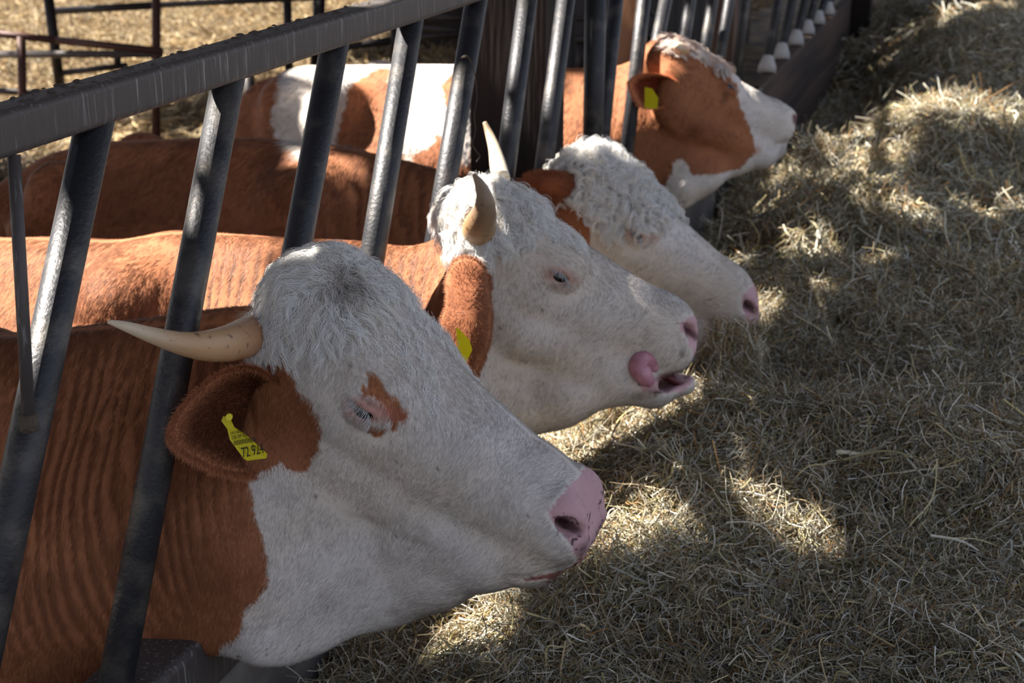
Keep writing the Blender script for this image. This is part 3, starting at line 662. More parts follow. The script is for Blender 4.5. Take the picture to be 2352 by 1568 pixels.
cow3 = dict(key=3, tan=0.42, y=3.30, rx=-1.42, xf=0.27, xfine=-0.42, h=0.0066, A=(1452, 398), B=(1700, 652), shear=0.50, shx=-0.50, eye=(1462, 537), tip=(1750, 706), nos=[(1703, 690), (1719, 706), (1738, 722)], mouth=[(1736, 762), (1712, 772), (1680, 778), (1640, 782)], jaw=[(1700, 790, .018), (1640, 822, .03), (1560, 856, .045), (1470, 880, .05)],
    label='hornless brown cow with curly white forehead and hay hanging from its mouth',
    crest=[(1300, 395), (1220, 398), (1100, 400), (1000, 372), (900, 348), (760, 326), (650, 312), (550, 307), (400, 312), (250, 318), (180, 332), (120, 350), (60, 400), (20, 450)], crest_dy=0.05, top_extra=[(0.16, .84), (0.27, .66)],
    throat=[(1640, 835), (1500, 890)], throat_dy=-0.05, bot_extra=[(0.2, .40), (0.0, .34), (-0.2, .24), (-0.45, .14), (-0.8, .10), (-1.1, .13), (-1.42, .36)],
    width=WID, nape=[((0.16, 3.28, 0.68), (-0.05, 3.28, 0.66), 0.10, 0.14, 0.9)],
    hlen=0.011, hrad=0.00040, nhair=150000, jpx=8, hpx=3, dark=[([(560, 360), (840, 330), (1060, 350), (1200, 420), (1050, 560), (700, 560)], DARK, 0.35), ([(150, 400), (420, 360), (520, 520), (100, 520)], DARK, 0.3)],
    white=[[(1240, 250), (1275, 400), (1312, 412), (1345, 460), (1358, 520), (1356, 600), (1300, 950), (1950, 950), (1950, 250)], [(633, 300), (705, 296), (702, 368), (682, 368), (668, 346), (648, 342)], [(750, 305), (800, 312), (795, 328), (760, 322)]],
    brown=[], spots=[(1460, 537, 36, 20, 8, RAW, 0.6, 0.7), (1500, 545, 20, 10, 20, RAW, 0.4, 0.7), (1530, 520, 12, 26, 20, DIRT, 0.4, 0.9), (1722, 706, 24, 10, 42, np.array(lin(56, 30, 36)), 0.85, 0.5), (1735, 745, 16, 22, 20, DIRT*0.6, 0.6, 0.9)],
    skin=[([(1735, 655), (1715, 668), (1703, 682), (1700, 700), (1712, 720), (1722, 745), (1735, 762), (1790, 770), (1790, 655)], MUZZ)],
    bald=[(1460, 537, 20, 10)], speck=0.5,
    comb=[(1700, 680, -.8, .2), (1600, 600, -.5, .6), (1550, 500, .3, .8), (1450, 440, .6, .5), (1350, 380, .5, .6), (1450, 640, -.3, .9), (1250, 450, -.2, 1), (950, 430, -.4, 1), (600, 420, -.5, .8), (200, 420, -.5, .7)],
    folds=[([(700, 420), (840, 340), (1060, 360), (1200, 410), (1100, 560), (700, 560)], 0.034, 0.0020, 0.45, 1)])
cow4 = dict(key=4, y=4.56, rx=-1.26, xf=0.14, xfine=-0.42, h=0.0080, A=(1565, 105), B=(1800, 258), shear=0.25, shx=-0.52, eye=(1672, 200), tip=(1833, 298), etilt=0.1, eopen=0.0035, nos=[(1822, 264), (1828, 278), (1832, 292)], mouth=[(1832, 320), (1802, 326), (1775, 336), (1758, 342)], jaw=[(1800, 364, .018), (1758, 376, .026), (1700, 395, .035), (1625, 434, .045), (1570, 466, .045)],
    label='farthest of the feeding cows, brown face with white muzzle, head raised',
    crest=[(1490, 110), (1450, 142), (1410, 150), (1320, 152), (1130, 147), (1000, 144), (800, 146), (700, 147), (668, 158), (635, 185), (600, 235)], crest_dy=0.04, top_extra=[(0.03, .94), (0.14, .80)],
    throat=[(1760, 368), (1700, 395), (1620, 440), (1570, 470)], throat_dy=-0.05, bot_extra=[(-0.1, .40), (-0.3, .26), (-0.5, .16), (-0.9, .14), (-1.26, .42)],
    width=[(-1.28, .12), (-1.2, .19), (-1.0, .27), (-0.8, .31), (-0.6, .29), (-0.43, .24), (-0.28, .17), (-0.12, .14), (0.0, .12), (0.14, .06)], nape=[((0.06, 4.57, 0.80), (-0.12, 4.56, 0.72), 0.10, 0.14, 0.9)],
    hlen=0.011, hrad=0.00060, nhair=70000, jpx=6, hpx=2, dark=[],
    white=[[(1560, 60), (1600, 70), (1740, 195), (1740, 215), (1690, 190), (1640, 150), (1590, 128), (1560, 100)], [(1688, 170), (1698, 230), (1712, 270), (1730, 310), (1735, 350), (1700, 385), (1640, 400), (1590, 400), (1570, 365), (1550, 365), (1545, 400), (1525, 430), (1490, 700), (2000, 700), (2000, 170)],
           [(640, 190), (660, 100), (1132, 100), (1132, 150), (905, 150), (860, 160), (810, 190), (797, 215), (800, 245), (785, 265), (770, 340), (640, 330), (622, 280), (632, 230)],
           [(895, 130), (1132, 130), (1132, 380), (1100, 420), (1085, 330), (1078, 375), (1060, 375), (1050, 345), (1005, 300), (985, 340), (930, 370), (888, 245), (900, 200)]],
    brown=[[(1015, 195), (1045, 165), (1085, 160), (1075, 215), (1040, 250), (1022, 235)]], spots=[(1827, 276, 9, 18, -15, np.array(lin(90, 48, 52)), 0.8, 0.6), (1672, 200, 22, 12, 8, np.array(lin(150, 90, 70)), 0.4, 0.8), (1665, 225, 12, 20, 20, DARK, 0.6, 0.8), (1595, 300, 26, 20, 0, DARK, 0.35, 0.9), (740, 240, 30, 60, 0, DIRT, 0.25, 1.0), (1740, 345, 14, 14, 0, BROWN, 0.5, 0.8)],
    skin=[([(1822, 262), (1828, 290), (1836, 300), (1850, 262)], MUZZ)],
    bald=[], speck=0.6,
    comb=[(1780, 270, -.8, .2), (1650, 250, -.4, .8), (1560, 120, .6, .3), (1400, 220, -.2, 1), (1000, 220, -.4, .8), (700, 220, -.5, .8)],
    folds=[([(1320, 160), (1470, 150), (1470, 420), (1320, 420)], 0.030, 0.0018, 0.05, 1)])

def horn(root, px, ys, rpx, n=40, tone=0):
    px = np.array(px, float); C0 = aty(px, np.array(ys)); dep = -((C0-CAM)@R)[:, 2]; r = np.array(rpx)*dep/F
    q = spline(np.concatenate([C0, r[:, None]], 1), n); C, rr = q[:, :3], np.maximum(q[:, 3], 0.0015)
    rr = rr*(1+0.012*np.sin(np.arange(n)*2.1)*np.linspace(1, 0, n)); seg = 24
    V, Fc = tube_geo(C, rr, seg); t = np.repeat(np.linspace(0, 1, n), seg)[:, None]
    a, b, c = [(np.array(lin(172, 112, 78)), np.array(lin(196, 156, 116)), np.array(lin(224, 206, 180))), (np.array(lin(176, 138, 82)), np.array(lin(132, 108, 86)), np.array(lin(150, 130, 108))), (np.array(lin(210, 196, 176)), np.array(lin(196, 176, 152)), np.array(lin(150, 128, 104)))][tone]
    cols = a*(1-sstep(0, .45, t))+b*sstep(0, .45, t); cols = cols*(1-sstep(.5, .9, t))+c*sstep(.5, .9, t)
    return mesh_np('horn', V, Fc, M['horn'], root, cols=cols)
def tag_plate(root, corners, y, thick=0.0015, lines=True, name='ear_tag', digits=None):
    """plastic ear tag: the outline traced at its own distance, with its print as sub-parts"""
    P = aty(np.array(corners, float), np.array(y, float)); n = len(P); view = unit(P.mean(0)-CAM)
    V = np.concatenate([P, P+view*thick]); Fc = [list(range(n))[::-1], list(range(n, 2*n))]+[[i, (i+1) % n, (i+1) % n+n, i+n] for i in range(n)]
    o = mesh_np(name, V, Fc, M['tag'], root, smooth=False); return o
def print_text(parent, s, p0, p1, hpx, y, name='printed_number', squeeze=1.0):
    """text between two pixels (baseline start and end) lifted just off the tag"""
    a = aty(np.array(p0, float), y[0]); b = aty(np.array(p1, float), y[1]); u = unit(b-a); nrm = unit(CAM-a); up = unit(np.cross(nrm, u)); up = up if up[2] > 0 else -up
    cu = bpy.data.curves.new(name, 'FONT'); cu.body = s; cu.extrude = 0.00012; cu.size = 1.0; cu.materials.append(M['ink'])
    o = bpy.data.objects.new(name, cu); COL.objects.link(o); bpy.context.view_layer.update()
    wdt = max(o.dimensions[0], 0.01); k = np.linalg.norm(b-a)/wdt; dep = -((a-CAM)@R)[2]; kh = hpx*dep/F/0.72
    z = np.cross(u, up); a = a+nrm*0.0012
    mtx = Matrix(((u[0]*k, up[0]*kh, z[0], a[0]), (u[1]*k, up[1]*kh, z[1], a[1]), (u[2]*k, up[2]*kh, z[2], a[2]), (0, 0, 0, 1)))
    dg = bpy.context.evaluated_depsgraph_get(); me = bpy.data.meshes.new_from_object(o.evaluated_get(dg)); bpy.data.objects.remove(o)
    me.transform(mtx); me.name = name
    if not me.materials: me.materials.append(M['ink'])
    return put(bpy.data.objects.new(name, me), parent)

COWS = {}
import os
QUICK = False
for cw in (cow1, cow2, cow3, cow4):
    COWS[cw['key']] = build_cow(cw)

# --- first cow: horn, forelock, ear, tag
root, V, Fq, N, fr = COWS[1]
HW = np.array((0.86, 0.84, 0.83)); HC_ = np.array((0.78, 0.70, 0.60))
horn(root, [(612, 765), (575, 772), (530, 787), (475, 794), (415, 788), (350, 770), (290, 750), (248, 738)], [1.86, 1.80, 1.73, 1.68, 1.645, 1.62, 1.60, 1.59], [44, 47, 43, 36, 27, 19, 12, 5])
locks('forelock', cow1, V, Fq, N, [(540, 700), (560, 640), (620, 590), (690, 550), (770, 545), (830, 580), (880, 650), (840, 700), (800, 760), (740, 780), (680, 795), (600, 790), (560, 740)], 850, 34, 0.034, 0.0055, 0.8, 0.00026, root, lift=0.34, spread=0.0048, dirt=(790, 655, 44))
locks('forehead_hair', cow1, V, Fq, N, [(850, 690), (960, 760), (1010, 860), (1020, 960), (985, 960), (950, 870), (880, 810), (700, 820), (700, 790), (830, 760)], 300, 20, 0.012, 0.0022, 0.8, 0.00024, root, lift=0.10, spread=0.004, k=7)
e_in, e_out = np.array(lin(112, 66, 44)), np.array(lin(186, 124, 88))
ey = lambda q: 1.60+0.19*np.clip((q[0]-392)/260, 0, 1)
ear(root, [(655, 905), (640, 880), (600, 852), (560, 842), (500, 860), (440, 910), (402, 960), (392, 1000), (408, 1030), (450, 1055), (500, 1078), (560, 1088), (605, 1078), (650, 1050), (672, 1000), (672, 945)], ey, 0.055, (600, 950), e_in, e_out, 34000, 0.012, 0.00030)
yt = [1.665, 1.665, 1.66, 1.655, 1.65, 1.65, 1.65, 1.655, 1.665]
tg = tag_plate(root, [(513, 955), (528, 958), (538, 980), (565, 998), (614, 1042), (612, 1052), (568, 1058), (560, 1053), (528, 1010), (522, 985), (508, 966)], [1.662]*3+[1.655]*6+[1.66]*2)
Vb, Fb = tube_geo(aty(np.array([(526, 958), (527, 956)], float), np.array([1.650, 1.664])), 0.0045, 20); mesh_np('tag_button', Vb, Fb, M['tag'], tg, smooth=False)
print_text(tg, '72 924', (557, 1051), (606, 1040), 24, (1.653, 1.653))
print_text(tg, 'DE 09 523', (533, 1009), (570, 1001), 8, (1.654, 1.654), 'printed_code')
print_text(tg, 'LKV BAY', (530, 998), (555, 993), 6.5, (1.655, 1.655), 'printed_code')
print_text(tg, 'IIIIIIIIIIIIII', (538, 1023), (586, 1014), 11, (1.654, 1.654), 'printed_bars')

# --- second cow: two horns, forelock, drooping ear, tags, tongue
root, V, Fq, N, fr = COWS[2]
horn(root, [(1103, 545), (1101, 522), (1112, 490), (1113, 455), (1103, 425), (1088, 399)], [2.52, 2.47, 2.44, 2.43, 2.43, 2.43], [42, 38, 29, 20, 13, 4], tone=1)
horn(root, [(1150, 410), (1143, 375), (1135, 340), (1124, 308), (1113, 281)], [2.68, 2.72, 2.75, 2.77, 2.78], [22, 19, 14, 10, 5], tone=2)
locks('forelock', cow2, V, Fq, N, [(1020, 540), (1015, 430), (1060, 390), (1130, 370), (1200, 400), (1235, 470), (1215, 500), (1160, 500), (1150, 560), (1110, 580), (1050, 560)], 520, 30, 0.038, 0.007, 0.9, 0.00030, root, lift=0.55, spread=0.006)
locks('forehead_hair', cow2, V, Fq, N, [(1140, 580), (1150, 500), (1220, 470), (1330, 545), (1340, 575), (1230, 540), (1190, 560)], 300, 22, 0.020, 0.0035, 1.2, 0.00028, root, lift=0.25, spread=0.004, k=8)
ey2 = lambda q: 2.44-0.06*np.clip((q[1]-640)/220, 0, 1)
ear(root, [(1022, 648), (1042, 600), (1075, 590), (1110, 610), (1122, 660), (1128, 720), (1124, 785), (1108, 830), (1084, 878), (1066, 872), (1045, 835), (1015, 775), (1013, 735), (1024, 700)], ey2, -0.03, (1075, 720), np.array(lin(140, 86, 58)), np.array(lin(162, 106, 74)), 9000, 0.008, 0.0003)
tag_plate(root, [(1047, 752), (1055, 755), (1078, 780), (1085, 803), (1068, 838), (1052, 806)], [2.345]*6)
tag_plate(root, [(1040, 812), (1050, 808), (1055, 818), (1048, 832), (1038, 830)], [2.352]*5, name='ear_tag')
# tongue curling out of the corner of the mouth
def headpt(cow, px, lat):
    fr = cow['fr']; d = ray(np.array(px, float)); c = fr.to(CAM); dl = (fr.A@d)/fr.s; return CAM+d*((-lat-c[1])/dl[1])
tw = [(1560, 866), (1535, 858), (1508, 846), (1490, 826), (1474, 824), (1466, 842), (1478, 862), (1494, 882)]
Ct = np.array([headpt(cow2, p, l) for p, l in zip(tw, (-0.01, 0.01, 0.046, 0.064, 0.070, 0.072, 0.073, 0.066))])
Q = spline(np.concatenate([Ct, np.array([[.006], [.010], [.014], [.016], [.017], [.019], [.018], [.008]])], 1), 40); Vt, Ft = tube_geo(Q[:, :3], Q[:, 3], 20)
mc = headpt(cow2, (1540, 864), 0.0); uu, vv = np.meshgrid(np.linspace(0, math.pi, 13), np.linspace(0, 2*math.pi, 20, endpoint=False), indexing='ij')
EVm = fr.back(fr.to(mc)+np.stack([np.cos(uu)*0.044, np.sin(uu)*np.cos(vv)*0.040, np.sin(uu)*np.sin(vv)*0.012], -1).reshape(-1, 3))
mesh_np('mouth_lining', EVm, np.array([[i*20+j, (i+1)*20+j, (i+1)*20+(j+1) % 20, i*20+(j+1) % 20] for i in range(12) for j in range(20)]), M['mouth'], root)
mesh_np('tongue', Vt, Ft, M['tongue'], root)

# --- third cow: curls, ear, hay mouthful handled with the hay
root, V, Fq, N, fr = COWS[3]
locks('forelock', cow3, V, Fq, N, [(1260, 420), (1270, 360), (1300, 300), (1360, 280), (1430, 340), (1500, 380), (1560, 430), (1575, 490), (1520, 480), (1440, 500), (1390, 520), (1350, 480), (1310, 440)], 620, 26, 0.046, 0.0095, 1.5, 0.00036, root, lift=0.55, spread=0.005, k=14)
ear(root, [(1208, 402), (1250, 392), (1300, 398), (1335, 425), (1320, 455), (1280, 470), (1240, 462), (1215, 440)], lambda q: 3.14+0.05*np.clip((q[0]-1208)/120, 0, 1), -0.03, (1275, 430), np.array(lin(130, 72, 44)), np.array(lin(150, 88, 56)), 5000, 0.014, 0.0004)

# --- fourth cow: ear with tag, horn bud, forelock
root, V, Fq, N, fr = COWS[4]
ear(root, [(1442, 190), (1460, 174), (1500, 168), (1540, 178), (1562, 200), (1556, 228), (1515, 248), (1478, 246), (1460, 232), (1448, 210)], lambda q: 4.30+0.14*np.clip((q[0]-1442)/120, 0, 1), 0.05, (1530, 212), np.array(lin(120, 52, 30)), np.array(lin(205, 130, 90)), 5000, 0.010, 0.0005)
tag_plate(root, [(1481, 200), (1498, 203), (1512, 225), (1510, 250), (1480, 248)], [4.335]*5)
horn(root, [(1572, 124), (1562, 112), (1552, 104)], [4.50, 4.46, 4.43], [17, 14, 7], 12)
locks('forelock', cow4, V, Fq, N, [(1500, 110), (1505, 70), (1560, 50), (1620, 90), (1690, 165), (1660, 165), (1590, 125), (1540, 125)], 160, 22, 0.035, 0.005, 0.8, 0.0005, root, lift=0.45, spread=0.006, cols=(WHITE, np.array(lin(215, 160, 120))))

# ------------------------------------------------------------------ feed fence
fence = empty('feed_fence', (0, 1.5, 0.5), 'grey tubular steel feed fence with slanting bars between cows and hay', 'fence')
box('top_rail', (-0.030, 0.2, 1.247), (0.022, 4.05, 1.299), M['rail'], fence, 0.010)
box('top_rail', (-0.030, 4.05, 1.247), (0.022, 13.0, 1.299), M['rail'], fence, 0.010)
# clumps of dried mud along the first rail
mb_V, mb_F = [], []
for i in range(260):
    yy = 0.9+3.1*rng.random()**1.3; xx = rng.uniform(-0.026, 0.006); r = rng.uniform(0.0015, 0.006); c = np.array([xx, yy, 1.299])
    nseg = 7; a = np.linspace(0, 2*math.pi, nseg, endpoint=False); rr = r*(0.6+0.7*rng.random(nseg)); o = len(mb_V)
    for k in range(nseg): mb_V.append(c+np.array([math.cos(a[k])*rr[k], math.sin(a[k])*rr[k]*1.6, -0.0005]))
    for k in range(nseg): mb_V.append(c+np.array([math.cos(a[k])*rr[k]*.5, math.sin(a[k])*rr[k]*.8, r*0.35]))
    for k in range(nseg): mb_F.append([o+k, o+(k+1) % nseg, o+nseg+(k+1) % nseg, o+nseg+k])
    mb_F.append([o+nseg+k for k in range(nseg)])
tag(mesh_np('dried_mud', mb_V, mb_F, M['mud'], fence), kind='stuff')
def bar_at(y1, z1, y2, z2, r=0.0232, x=-0.004):
    d = (y2-y1)/(z2-z1); ztop, zbot = 1.262, 0.49
    a = np.array([x, y1+(ztop-z1)*d, ztop]); b = np.array([x, y1+(zbot-z1)*d, zbot])
    return tube('bar', [a, b], r, M['bar'], fence, seg=28)
def zz(D_, s=0.84): return 1.6+s*D_
B = [((212, 340), (72, 1000)), ((527, 200), (272, 1568)), ((765, 150), (695, 530)), ((945, 70), (855, 620)), ((1097, 10), (1015, 500)), ((1215, 0), (1170, 350)), ((1303, 0), (1253, 380))]
for p, q in B:
    a, b = atx(np.array(p, float), 0.0), atx(np.array(q, float), 0.0); bar_at(a[1], a[2], b[1], b[2])
for off in (-0.70, -0.35): bar_at(1.588+off+0.02, 1.217, 1.588+off-0.16, 0.86)
tube('bar', [atx(np.array([1368., 0.]), 0)*[1, 1, 0]+[0, 0, 1.26], atx(np.array([1368., 0.]), 0)*[1, 1, 0]+[0, 0, .49]], 0.028, M['bar'], fence, seg=28)
for p, q in [((1418, 0), (1388, 300)), ((1482, 0), (1440, 370)), ((1532, 0), (1512, 100)), ((1588, 0), (1572, 110)), ((1640, 0), (1618, 140)), ((1678, 0), (1655, 140)), ((1714, 0), (1692, 190))]:
    a, b = atx(np.array(p, float), 0.0), atx(np.array(q, float), 0.0); bar_at(a[1], a[2], b[1], b[2], 0.021)
far = [((1790, 0), (1765, 150)), ((1822, 0), (1800, 108)), ((1851, 0), (1835, 72)), ((1873, 0), (1862, 45)), ((1896, 0), (1889, 22)), ((1914, -10), (1908, 10))]
for p, q in far:
    a, b = atx(np.array(p, float), 0.0), atx(np.array(q, float), 0.0); bar_at(a[1], a[2], b[1], b[2], 0.021)
    f = atx(np.array(q, float), 0.0); y_ = b[1]+(0.5-b[2])*(b[1]-a[1])/(b[2]-a[2])
    V_, F_ = tube_geo(np.array([(0, y_-0.02, 0.50), (0, y_-0.01, 0.53), (0, y_+0.0, 0.552), (0, y_+0.008, 0.572)]), np.array([.042, .040, .030, .023]), 18)
    mesh_np('bar_foot', V_, F_, M['whitefoot'], fence)
# thin iron rod welded from the top rail down to the first bar
a, b = atx(np.array([32., 355.]), 0.012), atx(np.array([66., 965.]), 0.030)
tube('support_rod', [a, b], 0.0075, M['rail'], fence, 14)
Vw, Fw = tube_geo(np.array([b+[0, 0, .008], b-[0, 0, .012]]), 0.011, 12); mesh_np('weld', Vw, Fw, M['mud'], fence)
box('bottom_rail', (-0.06, 0.2, 0.40), (0.045, 6.6, 0.50), M['rail'], fence, 0.014)
# loose wire wound on the fifth bar
wp = [(1072, 130, 0.028), (1060, 133, 0.02), (1072, 128, 0.03), (1085, 150, 0.032), (1093, 185, .03), (1095, 230, .03), (1089, 262, .03), (1092, 300, .03), (1085, 330, .03), (1096, 350, .03), (1102, 358, .03), (1094, 372, .03)]
tube('wire', [atx(np.array(q[:2], float), q[2]) for q in wp], 0.0011, M['wire'], fence, 6, n=60)

# board closing the gap under the far part of the fence
tag(box('wooden_board', (-0.02, 5.6, 0.23), (0.04, 10.15, 0.50), M['board'], None, 0.006), 'weathered brown plank along the foot of the far fence bars', 'board')
tag(box('wooden_board', (-0.01, 5.6, 0.02), (0.05, 10.10, 0.226), M['board'], None, 0.006), 'dark brown plank standing on the floor below the upper plank', 'board')
tag(box('wooden_post', (0.02, 10.2, 0.0), (0.16, 10.35, 2.0), M['darkwood'], None, 0.006), 'dark slim timber post at the far end of the planks', 'post')
tag(box('wooden_post', (0.40, 10.9, 0.0), (0.66, 11.15, 2.2), M['darkwood'], None, 0.006), 'dark thick timber post standing behind the hay at the top edge', 'post')
tag(box('wooden_post', (-0.27, 3.70, -0.4), (-0.065, 3.88, 3.0), M['darkwood'], None, 0.008), 'thick dark brown timber post just behind the fence, in front of a white flank', 'post')
tag(box('wooden_post', (-0.42, 5.72, -0.4), (-0.30, 5.84, 3.0), M['palewood'], None, 0.008), 'pale orange-brown post behind the raised head of the farthest cow', 'post')
tag(box('wooden_post', (-0.20, 6.62, -0.4), (-0.10, 6.72, 3.0), M['wood'], None, 0.008), 'weathered pale square post between the two halves of the far fence', 'post')

# ------------------------------------------------------------------ ground and hay
def grid_mesh(name, xs, ys, zf, material):
    X, Y = np.meshgrid(xs, ys, indexing='ij'); V = np.stack([X, Y, zf(X, Y)], -1).reshape(-1, 3)
    nx, ny = len(xs), len(ys); i, j = np.meshgrid(np.arange(nx-1), np.arange(ny-1), indexing='ij'); a = (i*ny+j).ravel()
    return mesh_np(name, V, np.stack([a, a+ny, a+ny+1, a+1], 1), material)
g = grid_mesh('ground', np.linspace(-30, -0.05, 90), np.linspace(-4, 40, 120), lambda x, y: -0.40+0.05*noise(np.stack([x, y, 0*x], -1), 1.3, 4), M['ground']); tag(g, kind='structure')
fl = tag(box('floor', (-0.06, -3, -0.42), (12, 30, 0.0), M['concrete'], None, 0), kind='structure')
tag(box('trim_kerb', (-0.058, -3, 0.0), (0.04, 5.6, 0.398), M['concrete'], None, 0.01), kind='structure')
mounds = [  # px of the crest, height of that crest, spread x, y, extra height
    ((1560, 1130), 0.36, .30, .40, .10), ((1900, 1060), 0.38, .35, .22, .08), ((1500, 1480), 0.30, .4, .2, .05), ((2150, 1200), 0.38, .4, .25, .08),
    ((1900, 540), 0.36, .35, .50, .20), ((2150, 330), 0.40, .5, .60, .20), ((1950, 820), 0.36, .4, .30, .09), ((2200, 700), 0.40, .4, .35, .14),
    ((1830, 400), 0.32, .22, .45, .06), ((2150, 130), 0.44, .9, .8, .28), ((2330, 950), 0.42, .3, .4, .10), ((1330, 960), 0.30, .3, .3, .08), ((2250, 20), 0.5, 1.2, 1.2, .3)]
dips = [((1700, 1000), 0.3, .16, .16, -.05), ((1950, 660), 0.3, .30, .22, -.12), ((1650, 560), 0.22, .28, .5, -.10), ((1950, 250), 0.15, .42, .8, -.30), ((2100, 540), .3, .3, .2, -.06), ((1760, 1000), .3, .25, .1, -.05)]
MB = [(atz(np.array(p, float), z), sx_, sy_, h) for p, z, sx_, sy_, h in mounds+dips]+[(np.array([0.15, 8.2]), 0.42, 1.9, -0.42)]
def hay_z(x, y):
    P = np.stack([x, y, 0*x], -1)
    z = 0.20+0.11*sstep(-0.02, 0.6, x)+0.04*sstep(0.5, 1.6, x)
    for c, sx_, sy_, h in MB: z = z+h*0.85*np.exp(-(((x-c[0])/sx_)**2+((y-c[1])/sy_)**2))
    z = z+0.050*fbm(P, 0.42, 2)+0.030*np.abs(fbm(P, 0.16, 8))*1.4+0.014*fbm(P, 0.06, 18)
    return np.maximum(z, 0.012)
bx, by = np.linspace(0.052, 3.2, 200), np.concatenate([np.linspace(1.0, 6.5, 420), np.linspace(6.55, 15, 130)])
tag(grid_mesh('hay_bed', bx, by, lambda x, y: hay_z(x, y)-0.012, M['haybed']), 'matted lower layer of the long hay heap on the feed passage', 'hay', kind='stuff')
def hay_stems(name, n, k, L, rad, reg, cols, rough, lift, material, zf=hay_z, bend=0.5, parent=None, clump=True):
    m = int(n*2.6); x = rng.uniform(reg[0], reg[1], m); y = reg[2]+(reg[3]-reg[2])*rng.random(m)**reg[4]
    P = np.stack([x, y, zf(x, y)], -1); px = proj(P); ok = (px[:, 0] > -120) & (px[:, 0] < W+650) & (px[:, 1] > -150) & (px[:, 1] < H+260)
    P = P[ok][:n]; n = len(P); e = 0.01
    gx = (zf(P[:, 0]+e, P[:, 1])-zf(P[:, 0]-e, P[:, 1]))/(2*e); gy = (zf(P[:, 0], P[:, 1]+e)-zf(P[:, 0], P[:, 1]-e))/(2*e)
    th = rng.random(n)*6.28; th = np.where(rng.random(n) < 0.45, fbm(P, 0.22, 33)*4+rng.normal(0, .4, n), th)
    el = rng.normal(0, rough, n); d = np.stack([np.cos(th)*np.cos(el), np.sin(th)*np.cos(el), np.sin(el)], 1); d[:, 2] += gx*d[:, 0]+gy*d[:, 1]; d = unit(d)
    s = unit(np.cross(d, rng.normal(0, 1, (n, 3)))); ln = L*np.exp(rng.normal(0, 0.45, n)); t = np.linspace(-0.5, 0.5, k)[None, :, None]
    b = rng.normal(0, bend, n); b2 = rng.normal(0, bend*0.6, n); e1 = lambda a: a[:, None, None]
    S = P[:, None]+e1(ln)*(t*d[:, None]+(e1(b)*(t*t-0.08)+e1(b2)*(t*t*t*3))*s[:, None])
    kink = rng.normal(0, 0.05, (n, k, 3))*e1(ln)*0.7; S = S+kink
    S[:, :, 2] += (lift*(rng.random(n)**1.5))[:, None]
    base = zf(S[:, :, 0].ravel(), S[:, :, 1].ravel()).reshape(n, k)-0.004; S[:, :, 2] = np.maximum(S[:, :, 2], base)
    cols = np.array(cols); c = cols[rng.choice(len(cols), n)]*(0.22+0.86*rng.random((n, 1))**1.2)*(1+0.25*fbm(P, 0.3, 71)[:, None])
    return strands(name, S, rad*np.exp(rng.normal(0, 0.35, n)), np.clip(c, 0.01, 0.9), material, parent, taper=0.7)
HC = [lin(220, 208, 180), lin(206, 196, 166), lin(236, 228, 206), lin(184, 172, 132), lin(202, 184, 150), lin(242, 238, 226), lin(156, 148, 102), lin(214, 190, 156), lin(182, 138, 88), lin(240, 232, 214), lin(132, 112, 74)]
HC2 = [lin(232, 224, 196), lin(222, 210, 166), lin(238, 232, 212), lin(212, 196, 140), lin(222, 196, 150)]
hayn = [tag(hay_stems('loose_hay', 205000, 6, 0.060, 0.00064, (0.06, 2.5, 1.4, 4.2, 1.0), HC, 0.48, 0.050, M['hay']), 'fine grey-green hay on the feed passage nearest the camera', 'hay', kind='stuff'),
        tag(hay_stems('loose_hay', 110000, 6, 0.075, 0.00110, (0.06, 2.8, 3.9, 9.0, 1.3), HC, 0.46, 0.065, M['hay']), 'rolling mounds of hay farther along the fence', 'hay', kind='stuff'),
        tag(hay_stems('loose_hay', 26000, 5, 0.11, 0.0022, (0.06, 4.0, 8.5, 14.5, 1.2), HC, 0.40, 0.06, M['hay']), 'far end of the hay heap at the top right', 'hay', kind='stuff'),
        tag(hay_stems('straw_stalks', 10000, 6, 0.095, 0.0012, (0.06, 2.1, 1.5, 4.4, 1.0), HC2, 0.35, 0.045, M['hay'], bend=0.25), 'thicker pale stalks scattered over the near hay', 'hay', kind='stuff'),
        tag(hay_stems('straw_stalks', 6000, 6, 0.12, 0.0018, (0.06, 2.8, 4.2, 9.0, 1.2), HC2, 0.40, 0.07, M['hay'], bend=0.25), 'thicker pale stalks scattered over the distant hay', 'hay', kind='stuff')]
# hay hanging out of the third cow's mouth
def hay_tuft(name, c, n, spr, L, rad, label, down=0.9):
    P = c+rng.normal(0, 1, (n, 3))*spr; d = unit(rng.normal(0, 0.55, (n, 3))+np.array([0.1, 0, -down])); t = np.linspace(-0.4, 0.6, 7)[None, :, None]
    s = unit(np.cross(d, rng.normal(0, 1, (n, 3)))); b = rng.normal(0, .5, n)[:, None, None]; ln = (L*np.exp(rng.normal(0, .35, n)))[:, None, None]
    S = P[:, None]+ln*(t*d[:, None]+b*t*t*s[:, None])+rng.normal(0, .0015, (n, 7, 3))
    cc = np.array(HC)[rng.choice(len(HC), n)]*(0.6+0.5*rng.random((n, 1)))
    return tag(strands(name, S, np.full(n, rad), cc, M['hay']), label, 'hay', kind='stuff')
hay_tuft('hay_mouthful', aty(np.array([1682., 812.]), 3.27), 2600, (0.026, 0.022, 0.030), 0.06, 0.0009, 'dark tuft of hay hanging from the mouth of the curly-headed cow')
hay_tuft('hay_mouthful', aty(np.array([1880., 352.]), 4.75), 700, (0.035, 0.03, 0.022), 0.07, 0.0013, 'small wisp of hay in front of the farthest cow\'s muzzle', 0.3)
